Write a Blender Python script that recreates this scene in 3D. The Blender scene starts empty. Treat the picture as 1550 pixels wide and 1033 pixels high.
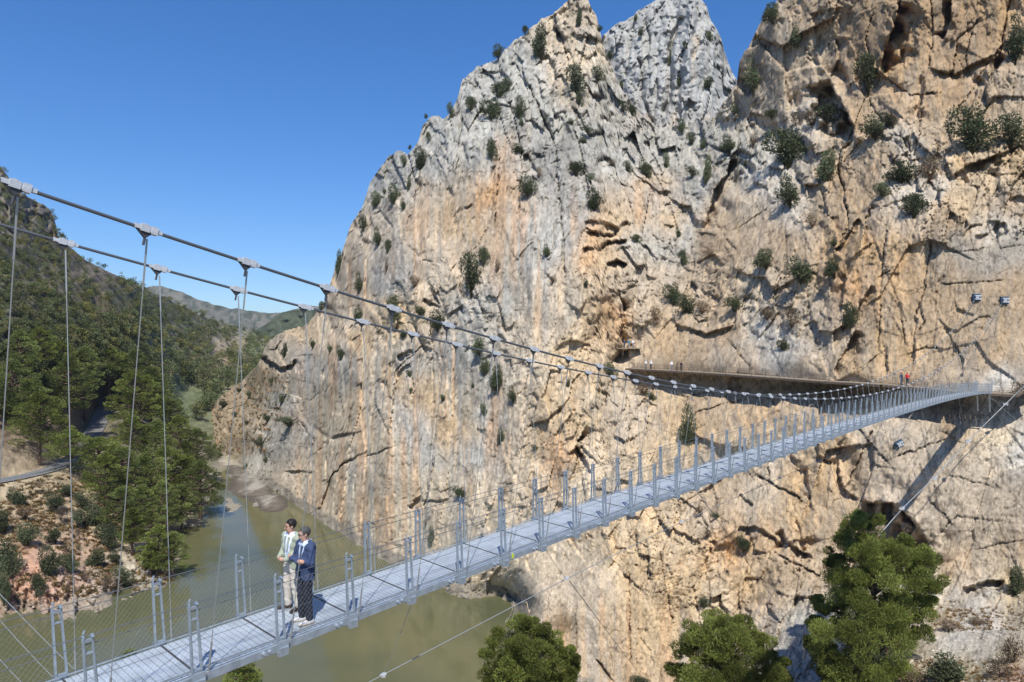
import bpy, math, random
import numpy as np
from mathutils import Vector
SC = bpy.context.scene
COL = SC.collection
R = math.radians
F = 1033.0                 # focal length of the photograph in its own pixels
CX, CY = 775.0, 516.5
HW = 48.0                  # camera height over the water
CAM = np.array([0.0, 0.0, HW])
SUN_EL, SUN_AZ = 54.0, -5.0      # light travels towards +Y, a touch to the left

def ray(x, y):
    x = np.asarray(x, float); y = np.asarray(y, float)
    return np.stack([(x-CX)/F, np.ones_like(x), -(y-CY)/F], -1)
def at(x, y, d):
    return CAM + ray(x, y)*np.asarray(d, float)[..., None]
def wl(x, y):              # distance of the water surface seen at a spot of the photograph
    return HW*F/(np.asarray(y, float)-CY)

# ---------------------------------------------------------------- noise
def hsh(i, j, s):
    i = i.astype(np.int64); j = j.astype(np.int64)
    h = (i*374761393 + j*668265263 + int(s)*1442695041) & 0xffffffff
    h = ((h ^ (h >> 13))*1274126177) & 0xffffffff
    h = ((h ^ (h >> 16))*2246822519) & 0xffffffff
    h = h ^ (h >> 15)
    return (h & 0xffffff)/float(0xffffff)
def vnoise(x, y, s=0):
    xi = np.floor(x); yi = np.floor(y); fx = x-xi; fy = y-yi
    fx = fx*fx*fx*(fx*(fx*6-15)+10); fy = fy*fy*fy*(fy*(fy*6-15)+10)
    a = hsh(xi, yi, s); b = hsh(xi+1, yi, s); c = hsh(xi, yi+1, s); d = hsh(xi+1, yi+1, s)
    return (a*(1-fx)+b*fx)*(1-fy)+(c*(1-fx)+d*fx)*fy*1.0
def fbm(x, y, s=0, o=4, g=.5, l=2.03):
    t = 0; a = 1; n = 0
    for k in range(o):
        t = t+a*(vnoise(x, y, s+k*17)*2-1); n += a; a *= g; x = x*l+3.1; y = y*l+1.7
    return t/n
def worley(x, y, s):
    xi = np.floor(x); yi = np.floor(y)
    f1 = np.full(x.shape, 9.); f2 = np.full(x.shape, 9.)
    ci = np.zeros(x.shape); cj = np.zeros(x.shape); dx = np.zeros(x.shape); dy = np.zeros(x.shape)
    for a in (-1, 0, 1):
        for b in (-1, 0, 1):
            i = xi+a; j = yi+b
            px = i+.1+.8*hsh(i, j, s); py = j+.1+.8*hsh(i, j, s+5)
            ex = x-px; ey = y-py; d = ex*ex+ey*ey
            m = d < f1
            f2 = np.where(m, f1, np.minimum(f2, d))
            f1 = np.where(m, d, f1)
            ci = np.where(m, i, ci); cj = np.where(m, j, cj); dx = np.where(m, ex, dx); dy = np.where(m, ey, dy)
    return np.sqrt(f1), np.sqrt(f2), ci, cj, dx, dy
def blocks(x, y, sx, sy, ang, s, amp, tilt=.8, warp=.5, crack=.35, cw=.10):
    """Broken rock: every cell sits at its own depth with its own tilt, joints between cells."""
    wx = fbm(x/(sx*2.2), y/(sy*2.2), s+101, 3)*sx*warp*2
    wy = fbm(x/(sx*2.2), y/(sy*2.2), s+202, 3)*sy*warp*2
    x = x+wx; y = y+wy
    c, n = math.cos(ang), math.sin(ang)
    u = (x*c+y*n)/sx; v = (-x*n+y*c)/sy
    f1, f2, ci, cj, dx, dy = worley(u, v, s)
    r = hsh(ci, cj, s+11)*2-1
    tx = hsh(ci, cj, s+12)*2-1; ty = hsh(ci, cj, s+13)*2-1
    d = amp*(r*.7+tilt*(tx*dx+ty*dy))
    e = np.clip(1-(f2-f1)/cw, 0, 1)
    return d+amp*crack*e*e, hsh(ci, cj, s+14)
def sstep(a, b, x):
    t = np.clip((x-a)/(b-a), 0, 1); return t*t*(3-2*t)
def idw(pts, vals, X, Y, p=3.0, sy=1.0):
    pts = np.asarray(pts, float); vals = np.asarray(vals, float)
    if vals.ndim == 1: vals = vals[:, None]
    X = X.astype(np.float32); Y = Y.astype(np.float32); vals = vals.astype(np.float32)
    num = np.zeros(X.shape+(vals.shape[1],), np.float32); den = np.zeros(X.shape, np.float32)
    for (px, py), v in zip(pts.tolist(), vals):
        w = 1.0/(((X-px)**2+((Y-py)*sy)**2)/400.+1.0)**(p/2)
        den += w; num += w[..., None]*v
    return (num/den[..., None]).astype(float)
def tps(pts, vals, X, Y, reg=1e-3):
    p = np.asarray(pts, float)/500.; n = len(p); v = np.asarray(vals, float)
    def k(r2): return .5*r2*np.log(r2+1e-9)
    A = np.zeros((n+3, n+3)); D = ((p[:, None]-p[None])**2).sum(-1)
    A[:n, :n] = k(D)+reg*np.eye(n); A[:n, n] = 1; A[:n, n+1:] = p; A[n, :n] = 1; A[n+1:, :n] = p.T
    w = np.linalg.solve(A, np.r_[v, 0, 0, 0])
    x = X/500.; y = Y/500.
    o = w[n]+w[n+1]*x+w[n+2]*y
    for q, ww in zip(p, w[:n]): o = o+ww*k((x-q[0])**2+(y-q[1])**2)
    return o
def polydist(X, Y, pts):
    """distance to a polyline, side (+ = right hand in the picture), position along it 0..1"""
    pts = np.asarray(pts, float); best = np.full(X.shape, 1e9); side = np.zeros(X.shape); along = np.zeros(X.shape)
    seg = np.diff(pts, axis=0); L = np.hypot(seg[:, 0], seg[:, 1]); T = L.sum(); acc = 0
    for (ax, ay), (sx, sy), l in zip(pts[:-1], seg, L):
        t = np.clip(((X-ax)*sx+(Y-ay)*sy)/(l*l+1e-9), 0, 1)
        ex = X-ax-t*sx; ey = Y-ay-t*sy; d = np.hypot(ex, ey)
        m = d < best
        best = np.where(m, d, best); side = np.where(m, np.sign(sx*ey-sy*ex), side); along = np.where(m, (acc+t*l)/T, along)
        acc += l
    return best, side, along
def inpoly(X, Y, poly):
    c = np.zeros(X.shape, bool); n = len(poly); j = n-1
    for i in range(n):
        xi, yi = poly[i]; xj, yj = poly[j]
        c ^= ((yi > Y) != (yj > Y)) & (X < (xj-xi)*(Y-yi)/(yj-yi+1e-12)+xi)
        j = i
    return c

# ---------------------------------------------------------------- meshes and tags
def link(o, parent=None):
    COL.objects.link(o)
    if parent is not None: o.parent = parent
    return o
def mesh_np(name, V, Q, mat=None, col=None, smooth=False):
    """V (n,3), Q (m,4) or (m,3) index arrays -> mesh"""
    me = bpy.data.meshes.new(name); V = np.ascontiguousarray(V, np.float32); Q = np.ascontiguousarray(Q, np.int32)
    k = Q.shape[1]; m = len(Q)
    me.vertices.add(len(V)); me.vertices.foreach_set('co', V.ravel())
    me.loops.add(m*k); me.loops.foreach_set('vertex_index', Q.ravel())
    me.polygons.add(m); me.polygons.foreach_set('loop_start', np.arange(0, m*k, k, dtype=np.int32))
    me.polygons.foreach_set('loop_total', np.full(m, k, np.int32))
    if smooth: me.polygons.foreach_set('use_smooth', np.ones(m, bool))
    if col is not None:
        a = me.color_attributes.new('Col', 'FLOAT_COLOR', 'POINT')
        c = np.ones((len(V), 4), np.float32); c[:, :3] = col; a.data.foreach_set('color', c.ravel())
    me.update(calc_edges=True)
    if mat: me.materials.append(mat)
    return me
def obj(name, me, parent=None, loc=None):
    o = bpy.data.objects.new(name, me)
    if loc is not None: o.location = loc
    return link(o, parent)
def tag(o, label=None, cat=None, group=None, kind=None):
    if label: o['label'] = label
    if cat: o['category'] = cat
    if group: o['group'] = group
    if kind: o['kind'] = kind
    return o
def empty(name, loc, label, cat, group=None):
    o = bpy.data.objects.new(name, None); o.location = loc; o.empty_display_size = .3
    return tag(link(o), label, cat, group)
class MB:
    """collects quads and triangles of one part"""
    def __init__(s): s.v = []; s.f = []
    def add(s, V, Fs):
        b = len(s.v); s.v += [tuple(map(float, p)) for p in V]; s.f += [tuple(i+b for i in f) for f in Fs]
    def frame(s, o, ax, ay, az, sx, sy, sz):
        """box with axes ax, ay, az (unit), half sizes"""
        o = np.asarray(o, float); A = np.asarray(ax, float)*sx; B = np.asarray(ay, float)*sy; Cc = np.asarray(az, float)*sz
        V = [o+i*A+j*B+k*Cc for k in (-1, 1) for j in (-1, 1) for i in (-1, 1)]
        s.add(V, [(0, 2, 3, 1), (4, 5, 7, 6), (0, 1, 5, 4), (2, 6, 7, 3), (0, 4, 6, 2), (1, 3, 7, 5)])
    def bar(s, a, b, w, h, up=(0, 0, 1)):
        a = np.asarray(a, float); b = np.asarray(b, float); d = b-a; L = np.linalg.norm(d); d = d/L
        r = np.cross(d, up); n = np.linalg.norm(r); r = r/n if n > 1e-6 else np.array([1., 0, 0]); u = np.cross(r, d)
        s.frame((a+b)/2, d, r, u, L/2, w/2, h/2)
    def tube(s, pts, r, n=6, caps=True):
        pts = np.asarray(pts, float); k = len(pts); rr = np.broadcast_to(np.asarray(r, float), (k,))
        T = np.gradient(pts, axis=0); T /= np.linalg.norm(T, axis=1)[:, None]+1e-12
        ref = np.array([0, 0, 1.]) if abs(T[0][2]) < .9 else np.array([1., 0, 0]); V = []
        for p, t, q in zip(pts, T, rr):
            a = np.cross(t, ref); a /= np.linalg.norm(a)+1e-12; b = np.cross(a, t)
            for j in range(n):
                w = 2*math.pi*j/n; V.append(p+q*(math.cos(w)*a+math.sin(w)*b))
        Fs = [(i*n+j, i*n+(j+1) % n, (i+1)*n+(j+1) % n, (i+1)*n+j) for i in range(k-1) for j in range(n)]
        if caps: Fs += [tuple(range(n))[::-1], tuple((k-1)*n+j for j in range(n))]
        s.add(V, Fs)
    def mesh(s, name, mat=None, smooth=False):
        me = bpy.data.meshes.new(name); me.from_pydata(s.v, [], s.f); me.update()
        if smooth: me.polygons.foreach_set('use_smooth', np.ones(len(me.polygons), bool))
        if mat: me.materials.append(mat)
        return me
    def build(s, name, mat=None, parent=None, smooth=False):
        return obj(name, s.mesh(name, mat, smooth), parent)

# ---------------------------------------------------------------- materials
def nt_new(name):
    m = bpy.data.materials.new(name); m.use_nodes = True; n = m.node_tree
    return m, n, n.nodes['Principled BSDF']
def nd(n, t, **kw):
    x = n.nodes.new(t)
    for k, v in kw.items(): setattr(x, k, v)
    return x
def plain(name, col, rough=.6, metal=0., var=0., vs=3., spec=.4, bump=0.):
    m, n, b = nt_new(name); b.inputs['Roughness'].default_value = rough; b.inputs['Metallic'].default_value = metal
    b.inputs['Specular IOR Level'].default_value = spec
    b.inputs['Base Color'].default_value = (*col, 1)
    if var:
        tc = nd(n, 'ShaderNodeTexCoord'); no = nd(n, 'ShaderNodeTexNoise'); no.inputs['Scale'].default_value = vs; no.inputs['Detail'].default_value = 5
        n.links.new(tc.outputs['Object'], no.inputs['Vector'])
        mr = nd(n, 'ShaderNodeMapRange'); mr.inputs[1].default_value = .3; mr.inputs[2].default_value = .7; mr.inputs[3].default_value = 1-var; mr.inputs[4].default_value = 1+var
        n.links.new(no.outputs['Fac'], mr.inputs[0])
        vm = nd(n, 'ShaderNodeVectorMath', operation='SCALE'); vm.inputs[0].default_value = col
        n.links.new(mr.outputs[0], vm.inputs['Scale']); n.links.new(vm.outputs[0], b.inputs['Base Color'])
        if bump:
            bp = nd(n, 'ShaderNodeBump'); bp.inputs['Distance'].default_value = bump
            n.links.new(no.outputs['Fac'], bp.inputs['Height']); n.links.new(bp.outputs[0], b.inputs['Normal'])
    return m
def rockmat(name, s1=.6, s2=3.5, c1=.22, c2=.22, bump=.25, zs=.35, cracks=0.):
    """vertex colour of the stone, broken up by two grain sizes, grain runs down the face"""
    m, n, b = nt_new(name); b.inputs['Roughness'].default_value = .92; b.inputs['Specular IOR Level'].default_value = .15
    at_ = nd(n, 'ShaderNodeAttribute', attribute_name='Col'); tc = nd(n, 'ShaderNodeTexCoord')
    mp = nd(n, 'ShaderNodeMapping'); mp.inputs['Scale'].default_value = (1, 1, zs); n.links.new(tc.outputs['Object'], mp.inputs[0])
    n1 = nd(n, 'ShaderNodeTexNoise'); n1.inputs['Scale'].default_value = s1; n1.inputs['Detail'].default_value = 8; n1.inputs['Roughness'].default_value = .65
    n2 = nd(n, 'ShaderNodeTexNoise'); n2.inputs['Scale'].default_value = s2; n2.inputs['Detail'].default_value = 5; n2.inputs['Roughness'].default_value = .7
    n.links.new(mp.outputs[0], n1.inputs['Vector']); n.links.new(tc.outputs['Object'], n2.inputs['Vector'])
    r1 = nd(n, 'ShaderNodeMapRange'); r1.inputs[1].default_value = .3; r1.inputs[2].default_value = .7; r1.inputs[3].default_value = 1-c1; r1.inputs[4].default_value = 1+c1
    r2 = nd(n, 'ShaderNodeMapRange'); r2.inputs[1].default_value = .3; r2.inputs[2].default_value = .7; r2.inputs[3].default_value = 1-c2; r2.inputs[4].default_value = 1+c2
    n.links.new(n1.outputs['Fac'], r1.inputs[0]); n.links.new(n2.outputs['Fac'], r2.inputs[0])
    mu = nd(n, 'ShaderNodeMath', operation='MULTIPLY'); n.links.new(r1.outputs[0], mu.inputs[0]); n.links.new(r2.outputs[0], mu.inputs[1])
    vm = nd(n, 'ShaderNodeVectorMath', operation='SCALE'); n.links.new(at_.outputs['Color'], vm.inputs[0]); n.links.new(mu.outputs[0], vm.inputs['Scale'])
    last = mu.outputs[0]; ck = None
    if cracks:                          # thin joints, broken up, drawn as darker lines in the colour
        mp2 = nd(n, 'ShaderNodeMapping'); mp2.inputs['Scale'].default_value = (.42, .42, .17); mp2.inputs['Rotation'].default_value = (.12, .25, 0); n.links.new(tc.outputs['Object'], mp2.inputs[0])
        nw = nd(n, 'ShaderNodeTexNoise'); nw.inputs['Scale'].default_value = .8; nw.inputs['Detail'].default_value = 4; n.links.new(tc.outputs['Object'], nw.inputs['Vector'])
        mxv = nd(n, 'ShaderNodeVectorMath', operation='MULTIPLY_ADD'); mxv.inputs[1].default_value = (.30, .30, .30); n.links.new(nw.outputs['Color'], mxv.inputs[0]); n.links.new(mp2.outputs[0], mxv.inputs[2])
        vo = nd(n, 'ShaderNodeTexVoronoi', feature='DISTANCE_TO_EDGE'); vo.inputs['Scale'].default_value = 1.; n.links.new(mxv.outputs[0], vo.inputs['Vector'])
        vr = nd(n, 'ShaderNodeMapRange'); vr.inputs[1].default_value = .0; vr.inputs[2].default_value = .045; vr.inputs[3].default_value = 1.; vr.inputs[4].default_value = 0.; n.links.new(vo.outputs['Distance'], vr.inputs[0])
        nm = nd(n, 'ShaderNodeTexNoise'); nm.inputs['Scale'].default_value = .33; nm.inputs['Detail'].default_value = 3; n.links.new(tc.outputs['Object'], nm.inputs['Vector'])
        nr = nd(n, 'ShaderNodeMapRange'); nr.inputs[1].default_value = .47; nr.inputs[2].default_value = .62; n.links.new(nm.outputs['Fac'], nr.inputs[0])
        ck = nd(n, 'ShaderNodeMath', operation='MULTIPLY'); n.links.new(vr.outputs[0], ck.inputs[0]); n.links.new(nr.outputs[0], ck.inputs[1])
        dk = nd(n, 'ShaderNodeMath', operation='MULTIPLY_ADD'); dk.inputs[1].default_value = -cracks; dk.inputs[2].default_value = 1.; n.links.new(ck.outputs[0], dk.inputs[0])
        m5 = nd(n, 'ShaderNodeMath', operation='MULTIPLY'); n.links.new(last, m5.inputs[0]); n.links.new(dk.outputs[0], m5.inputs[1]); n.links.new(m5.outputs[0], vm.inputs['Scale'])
    n.links.new(vm.outputs[0], b.inputs['Base Color'])
    ad = nd(n, 'ShaderNodeMath', operation='ADD'); n.links.new(n1.outputs['Fac'], ad.inputs[0])
    m2 = nd(n, 'ShaderNodeMath', operation='MULTIPLY'); m2.inputs[1].default_value = .35; n.links.new(n2.outputs['Fac'], m2.inputs[0]); n.links.new(m2.outputs[0], ad.inputs[1])
    bp = nd(n, 'ShaderNodeBump'); bp.inputs['Distance'].default_value = bump; bp.inputs['Strength'].default_value = .9
    n.links.new(ad.outputs[0], bp.inputs['Height']); n.links.new(bp.outputs[0], b.inputs['Normal'])
    return m
def leafmat(name, col, var=.35, trans=.25):
    m, n, b = nt_new(name); b.inputs['Roughness'].default_value = .75; b.inputs['Specular IOR Level'].default_value = .1
    at_ = nd(n, 'ShaderNodeAttribute', attribute_name='Col'); oi = nd(n, 'ShaderNodeObjectInfo')
    mr = nd(n, 'ShaderNodeMapRange'); mr.inputs[3].default_value = 1-var; mr.inputs[4].default_value = 1+var; n.links.new(oi.outputs['Random'], mr.inputs[0])
    vm = nd(n, 'ShaderNodeVectorMath', operation='SCALE'); n.links.new(at_.outputs['Color'], vm.inputs[0]); n.links.new(mr.outputs[0], vm.inputs['Scale'])
    mm = nd(n, 'ShaderNodeVectorMath', operation='MULTIPLY'); mm.inputs[1].default_value = col; n.links.new(vm.outputs[0], mm.inputs[0])
    n.links.new(mm.outputs[0], b.inputs['Base Color'])
    tr = nd(n, 'ShaderNodeBsdfTranslucent'); n.links.new(mm.outputs[0], tr.inputs[0])
    mx = nd(n, 'ShaderNodeMixShader'); mx.inputs[0].default_value = trans
    out = n.nodes['Material Output']; n.links.new(b.outputs[0], mx.inputs[1]); n.links.new(tr.outputs[0], mx.inputs[2]); n.links.new(mx.outputs[0], out.inputs[0])
    return m
M = {}
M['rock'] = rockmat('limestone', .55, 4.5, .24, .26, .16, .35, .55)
M['soil'] = rockmat('dry_soil', s1=.35, s2=2.2, c1=.25, c2=.25, bump=.3, zs=1.)
M['galv'] = plain('galvanised_steel', (.38, .43, .475), .48, .5, .20, 7.)
M['deck'] = plain('galvanised_grating', (.44, .485, .53), .6, .25, .16, 3.)
M['cable'] = plain('grey_wire_rope', (.13, .14, .15), .5, .4)
M['rod'] = plain('light_wire_rope', (.34, .35, .34), .5, .4)
M['clamp'] = plain('white_cast_clamp', (.52, .53, .54), .5, .15, .15, 12.)
M['dark'] = plain('dark_steel', (.05, .05, .055), .6)
M['net'] = plain('stainless_net', (.33, .33, .28), .5, .3)
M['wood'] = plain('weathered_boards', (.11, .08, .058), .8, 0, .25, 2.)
M['woodpale'] = plain('pale_boards', (.29, .235, .17), .8, 0, .2, 3.)  # paler wood colour for boards, stair and landing
M['bark'] = plain('pine_bark', (.13, .085, .06), .9, 0, .3, 5., bump=.05)
M['asphalt'] = plain('old_asphalt', (.17, .165, .16), .9, 0, .12, .8)
M['shrub'] = leafmat('shrub_leaves', (.092, .110, .060))
M['drybush'] = leafmat('dry_twigs', (.20, .155, .105))
M['pine'] = leafmat('pine_needles', (.175, .215, .06), .2, .3)
M['pinedark'] = leafmat('dark_pine_needles', (.165, .205, .07), .28, .3)
M['wood_far'] = leafmat('far_wood_foliage', (.16, .185, .085), .0, .25)
# ================================================================ camera, light, sky
cd = bpy.data.cameras.new('camera'); cam = bpy.data.objects.new('camera', cd); COL.objects.link(cam)
cam.location = CAM; cam.rotation_euler = (R(90), 0, 0)
cd.sensor_width = 36; cd.lens = 36*F/1550; cd.clip_start = .1; cd.clip_end = 20000
SC.camera = cam
w = bpy.data.worlds.new('World'); SC.world = w; w.use_nodes = True
n = w.node_tree; bg = n.nodes['Background']
sky = n.nodes.new('ShaderNodeTexSky'); sky.sky_type = 'NISHITA'; sky.sun_disc = False
sky.sun_elevation = R(SUN_EL); sky.sun_rotation = R(180+SUN_AZ)
sky.altitude = 400; sky.air_density = 1.0; sky.dust_density = .5; sky.ozone_density = 3.0
hs = n.nodes.new('ShaderNodeHueSaturation'); hs.inputs['Saturation'].default_value = 1.28; hs.inputs['Value'].default_value = 1.0; n.links.new(sky.outputs[0], hs.inputs['Color']); gm = n.nodes.new('ShaderNodeGamma'); gm.inputs[1].default_value = .88; n.links.new(hs.outputs[0], gm.inputs[0]); tn = n.nodes.new('ShaderNodeVectorMath'); tn.operation = 'MULTIPLY'; tn.inputs[1].default_value = (.70, .86, 1.12); n.links.new(gm.outputs[0], tn.inputs[0]); n.links.new(tn.outputs[0], bg.inputs[0]); bg.inputs[1].default_value = .148
ld = bpy.data.lights.new('sun', 'SUN'); ld.energy = 4.8; ld.angle = R(.53); ld.color = (1, .965, .89)
sun = bpy.data.objects.new('sun', ld); COL.objects.link(sun); sun.location = (0, -50, 150)
a, e = R(SUN_AZ), R(SUN_EL)
SUND = Vector((math.sin(a)*math.cos(e), math.cos(a)*math.cos(e), -math.sin(e)))
sun.rotation_euler = SUND.to_track_quat('-Z', 'Y').to_euler()
SC.view_settings.view_transform = 'Standard'; SC.view_settings.look = 'None'
SC.view_settings.exposure = .17; SC.view_settings.gamma = 1
SC.render.engine = 'CYCLES'
SC.cycles.max_bounces = 5; SC.cycles.diffuse_bounces = 3; SC.cycles.transmission_bounces = 3; SC.cycles.transparent_max_bounces = 4
SC.cycles.use_denoising = True; SC.cycles.denoiser = 'OPENIMAGEDENOISE'; SC.cycles.denoising_input_passes = 'RGB_ALBEDO_NORMAL'; SC.cycles.denoising_prefilter = 'ACCURATE'
SC.cycles.use_adaptive_sampling = True; SC.cycles.adaptive_threshold = .01

# ================================================================ relief helper
def relief(name, xs, ytop, ybot, rows, depth_fn, colour_fn, mat, back=((3, 1), (9, 4), (22, 14), (45, 34), (80, 70)), post=None):
    """A rock mass: front face from ybot up to the crest ytop(x), then its back slope."""
    nx = len(xs); t = np.linspace(0, 1, rows)
    X = np.repeat(xs[None, :], rows, 0); Y = ybot+(ytop[None, :]-ybot)*t[:, None]
    D = depth_fn(X, Y); P = at(X, Y, D)
    if post is not None: P = post(P, X, Y)
    C = colour_fn(X, Y, P)
    top = P[-1]; hd = ray(xs, ytop)*np.array([1, 1, 0]); hd /= np.linalg.norm(hd, axis=1)[:, None]
    BP = [top+hd*b-np.array([0, 0, 1.])*h for b, h in back]
    P = np.concatenate([P, np.array(BP)], 0); C = np.concatenate([C, np.repeat(C[-1:], len(back), 0)], 0)
    nr = P.shape[0]; I = np.arange(nr*nx).reshape(nr, nx)
    Q = np.stack([I[:-1, :-1], I[:-1, 1:], I[1:, 1:], I[1:, :-1]], -1).reshape(-1, 4)
    me = mesh_np(name, P.reshape(-1, 3), Q, mat, C.reshape(-1, 3))
    o = obj(name, me); tag(o, kind='structure')
    return o, X, Y, D, P[:rows]
class Look:
    """distance of a relief at a spot of the photograph"""
    def __init__(s, xs, ytop, ybot, D): s.xs, s.yt, s.yb, s.D = xs, ytop, ybot, D
    def __call__(s, x, y):
        i = int(np.clip(round((x-s.xs[0])/(s.xs[1]-s.xs[0])), 0, len(s.xs)-1))
        t = (y-s.yb)/(s.yt[i]-s.yb); r = int(np.clip(round(t*(s.D.shape[0]-1)), 0, s.D.shape[0]-1))
        return float(s.D[r, i])
# ================================================================ the gorge walls
SIL = [(270,662),(285,645),(300,628),(320,612),(345,592),(370,573),(390,552),(398,535),(405,520),(420,508),(440,499),(464,489),(478,478),(490,460),(496,443),(505,413),(522,369),(530,339),(536,330),(549,314),(560,278),(576,255),(590,235),(608,227),(617,233),(633,217),(640,192),(652,175),(672,181),(684,166),(692,150),(700,121),(723,102),(745,96),(761,80),(777,64),(799,48),(818,30),(847,14),(860,1),(876,-3),(890,-1),(897,13),(903,22),(908,46),(917,80),(925,100),(942,138),(958,158),(975,176),(996,192),(1034,188),(1084,175),(1105,142),(1115,124),(1119,92),(1135,67),(1147,44),(1156,25),(1172,6),(1180,-4),(1220,-30),(1320,-70),(1720,-120)]
XS = np.arange(272., 1716., 1.5)
YT = np.interp(XS, *np.array(SIL, float).T)
YT += 4.5*fbm(XS/13., XS*0, 5, 4)+2.2*fbm(XS/4., XS*0+3, 6, 2)
YB = 1085.
WLP = [(345,692),(380,718),(418,745),(464,773),(505,800),(551,830),(600,859),(661,887),(715,904),(772,913)]
DC = [(x, y, float(wl(x, y))) for x, y in WLP]+[
 (272,680,310),(300,640,330),(330,640,305),(372,585,315),(400,540,285),(420,520,282),(372,660,262),(400,690,245),(440,510,272),(470,500,252),
 (440,600,235),(430,680,226),(500,440,240),(500,600,196),(490,520,215),(540,325,240),(600,235,230),(560,400,205),(520,700,178),(600,600,166),(600,720,152),(650,480,165),
 (650,300,192),(700,125,218),(760,85,215),(870,0,205),(905,30,206),(700,230,188),(800,180,185),(850,110,193),(800,300,166),(880,220,176),(790,420,150),(790,520,141),(700,600,148),
 (700,750,136),(760,800,126),(800,650,131),(900,300,158),(940,170,185),(1000,205,186),(1084,185,176),(900,600,128),(900,450,139),(945,525,143),(940,580,134),(850,720,122),
 (745,860,125),(786,905,121),(793,930,112),(799,935,103),(803,900,105),(803,960,99),(800,1033,93),(803,1085,88),(850,860,110),(880,800,110),(900,900,99),(960,1000,93),(960,780,106),(850,960,98),
 (1000,300,164),(1040,240,174),(1030,400,148),(1000,480,140),(960,555,140),(1050,564,126),(1150,571,113),(1250,577,103),(1330,581,97),(1400,585,93.5),(1450,590,91.5),(1550,594,89.5),(1690,594,86),
 (1000,680,118),(1080,700,110),(1150,690,106),(1250,680,99),(1330,700,94),(1400,720,90.5),(1480,690,90),(1550,720,88.5),(1690,720,85),
 (1080,800,101),(1150,830,98),(1240,800,95.5),(1300,820,93),(1440,800,89.5),(1550,820,87),(1690,820,83),(1150,930,92),(1220,920,89),(1440,880,88),(1520,870,86.5),(1690,880,80),
 (1100,1033,85),(1210,985,80),(1230,1000,77),(1250,1040,72),(1350,960,79),(1430,950,77),(1500,925,80),(1550,910,81),(1480,985,69),(1550,985,66),(1550,1033,58),(1420,1033,64),(1300,1085,62),(1690,1000,60),(1690,1085,50),(1100,1085,78),(960,1085,87),
 (1110,140,168),(1120,110,165),(1180,20,156),(1150,200,158),(1150,320,138),(1150,440,122),(1080,460,134),(1250,150,140),(1270,60,143),(1300,300,118),(1300,200,128),(1350,60,130),(1450,80,121),(1450,250,109),(1550,40,116),(1550,250,104),(1400,360,102),(1530,400,96),(1450,480,94.5),(1300,450,105),(1340,500,100),(1220,520,110),(1550,500,92),(1690,300,98),(1690,0,110),(1500,-100,122),(1690,-100,116),(1250,-40,150)]
# style of the stone:  chunky grey / ribbed with streaks / big smooth blocks / crumbly
ST = [(860,60,0),(760,150,0),(700,200,0),(880,170,0),(950,230,0),(620,280,0),(560,320,0),(820,230,0),(900,260,0),(1000,250,0),(1080,230,0),(1040,330,0),(680,180,0),(1030,420,3),(560,290,0),(500,480,0),(600,470,0),(690,440,0),(800,260,0),(850,360,1),(960,380,0),(980,310,1),
 (680,300,1),(620,360,1),(720,330,1),(780,350,1),(560,430,1),(640,410,1),(760,250,1),(500,560,1),(560,560,1),(620,600,1),(680,580,1),(740,640,1),(520,680,1),(600,700,1),(680,720,1),(450,680,1),(580,790,1),(700,820,1),(430,720,1),(460,560,1),(750,500,0),(800,440,1),(770,760,3),(840,480,1),
 (400,600,3),(340,640,3),(420,540,3),(380,670,3),(360,690,3),(900,360,3),(930,420,3),(860,520,3),(920,500,3),(820,600,3),(870,640,3),(900,560,3),(830,700,3),(880,740,3),(800,760,3),(740,870,3),(780,890,3),(940,700,3),(930,620,3),(960,480,3),
 (860,870,2),(920,940,1),(860,960,1),(960,880,3),(1010,840,3),(1060,880,3),(1100,900,3),(1040,800,3),(980,790,3),(1120,780,2),(1170,730,2),(1200,780,2),(1250,800,2),(1140,960,3),(1200,860,3),(1040,950,1),
 (1000,560,2),(1060,530,2),(1150,540,2),(1010,640,2),(1060,620,2),(1120,640,2),(1000,500,2),(980,620,3),(1100,480,3),(1170,500,3),(1120,420,3),(1220,450,3),(1180,440,3),(1080,400,3),(1140,350,2),(1100,330,2),(1190,340,2),(1200,280,0),(1130,270,0),(1150,210,0),(1210,210,0),(1240,250,0),(1180,150,2),(1160,90,2),(1230,100,2),(1280,80,2),(1290,180,2),(1350,60,2),(1420,60,2),(1480,100,2),(1420,150,2),(1350,160,2),(1540,150,2),(1540,50,2),
 (1300,240,2),(1350,230,0),(1400,290,0),(1440,260,0),(1500,260,3),(1450,330,3),(1530,330,3),(1400,330,3),(1330,330,2),(1300,380,2),(1340,420,2),(1400,400,2),(1480,380,2),(1530,420,2),(1340,500,2),(1420,500,2),(1500,500,2),(1260,560,2),(1400,560,2),(1540,560,2),(1260,480,3),(1250,400,3),(1230,340,0),
 (1300,640,2),(1400,660,2),(1500,640,2),(1350,760,2),(1480,760,2),(1540,700,2),(1450,850,2),(1540,820,2),(1690,500,2),(1690,100,2),(1690,800,2),(1420,940,3),(1500,960,3),(1530,1020,3),(1450,1020,3),(1380,1040,3)]
cream = (.53,.43,.30); ochre = (.48,.335,.19); orange = (.50,.30,.15); lgrey = (.35,.335,.295); mgrey = (.29,.275,.245); brown = (.345,.25,.16); buff = (.44,.36,.265); tan = (.40,.30,.195); white = (.50,.465,.405); sand = (.50,.375,.23)
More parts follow.
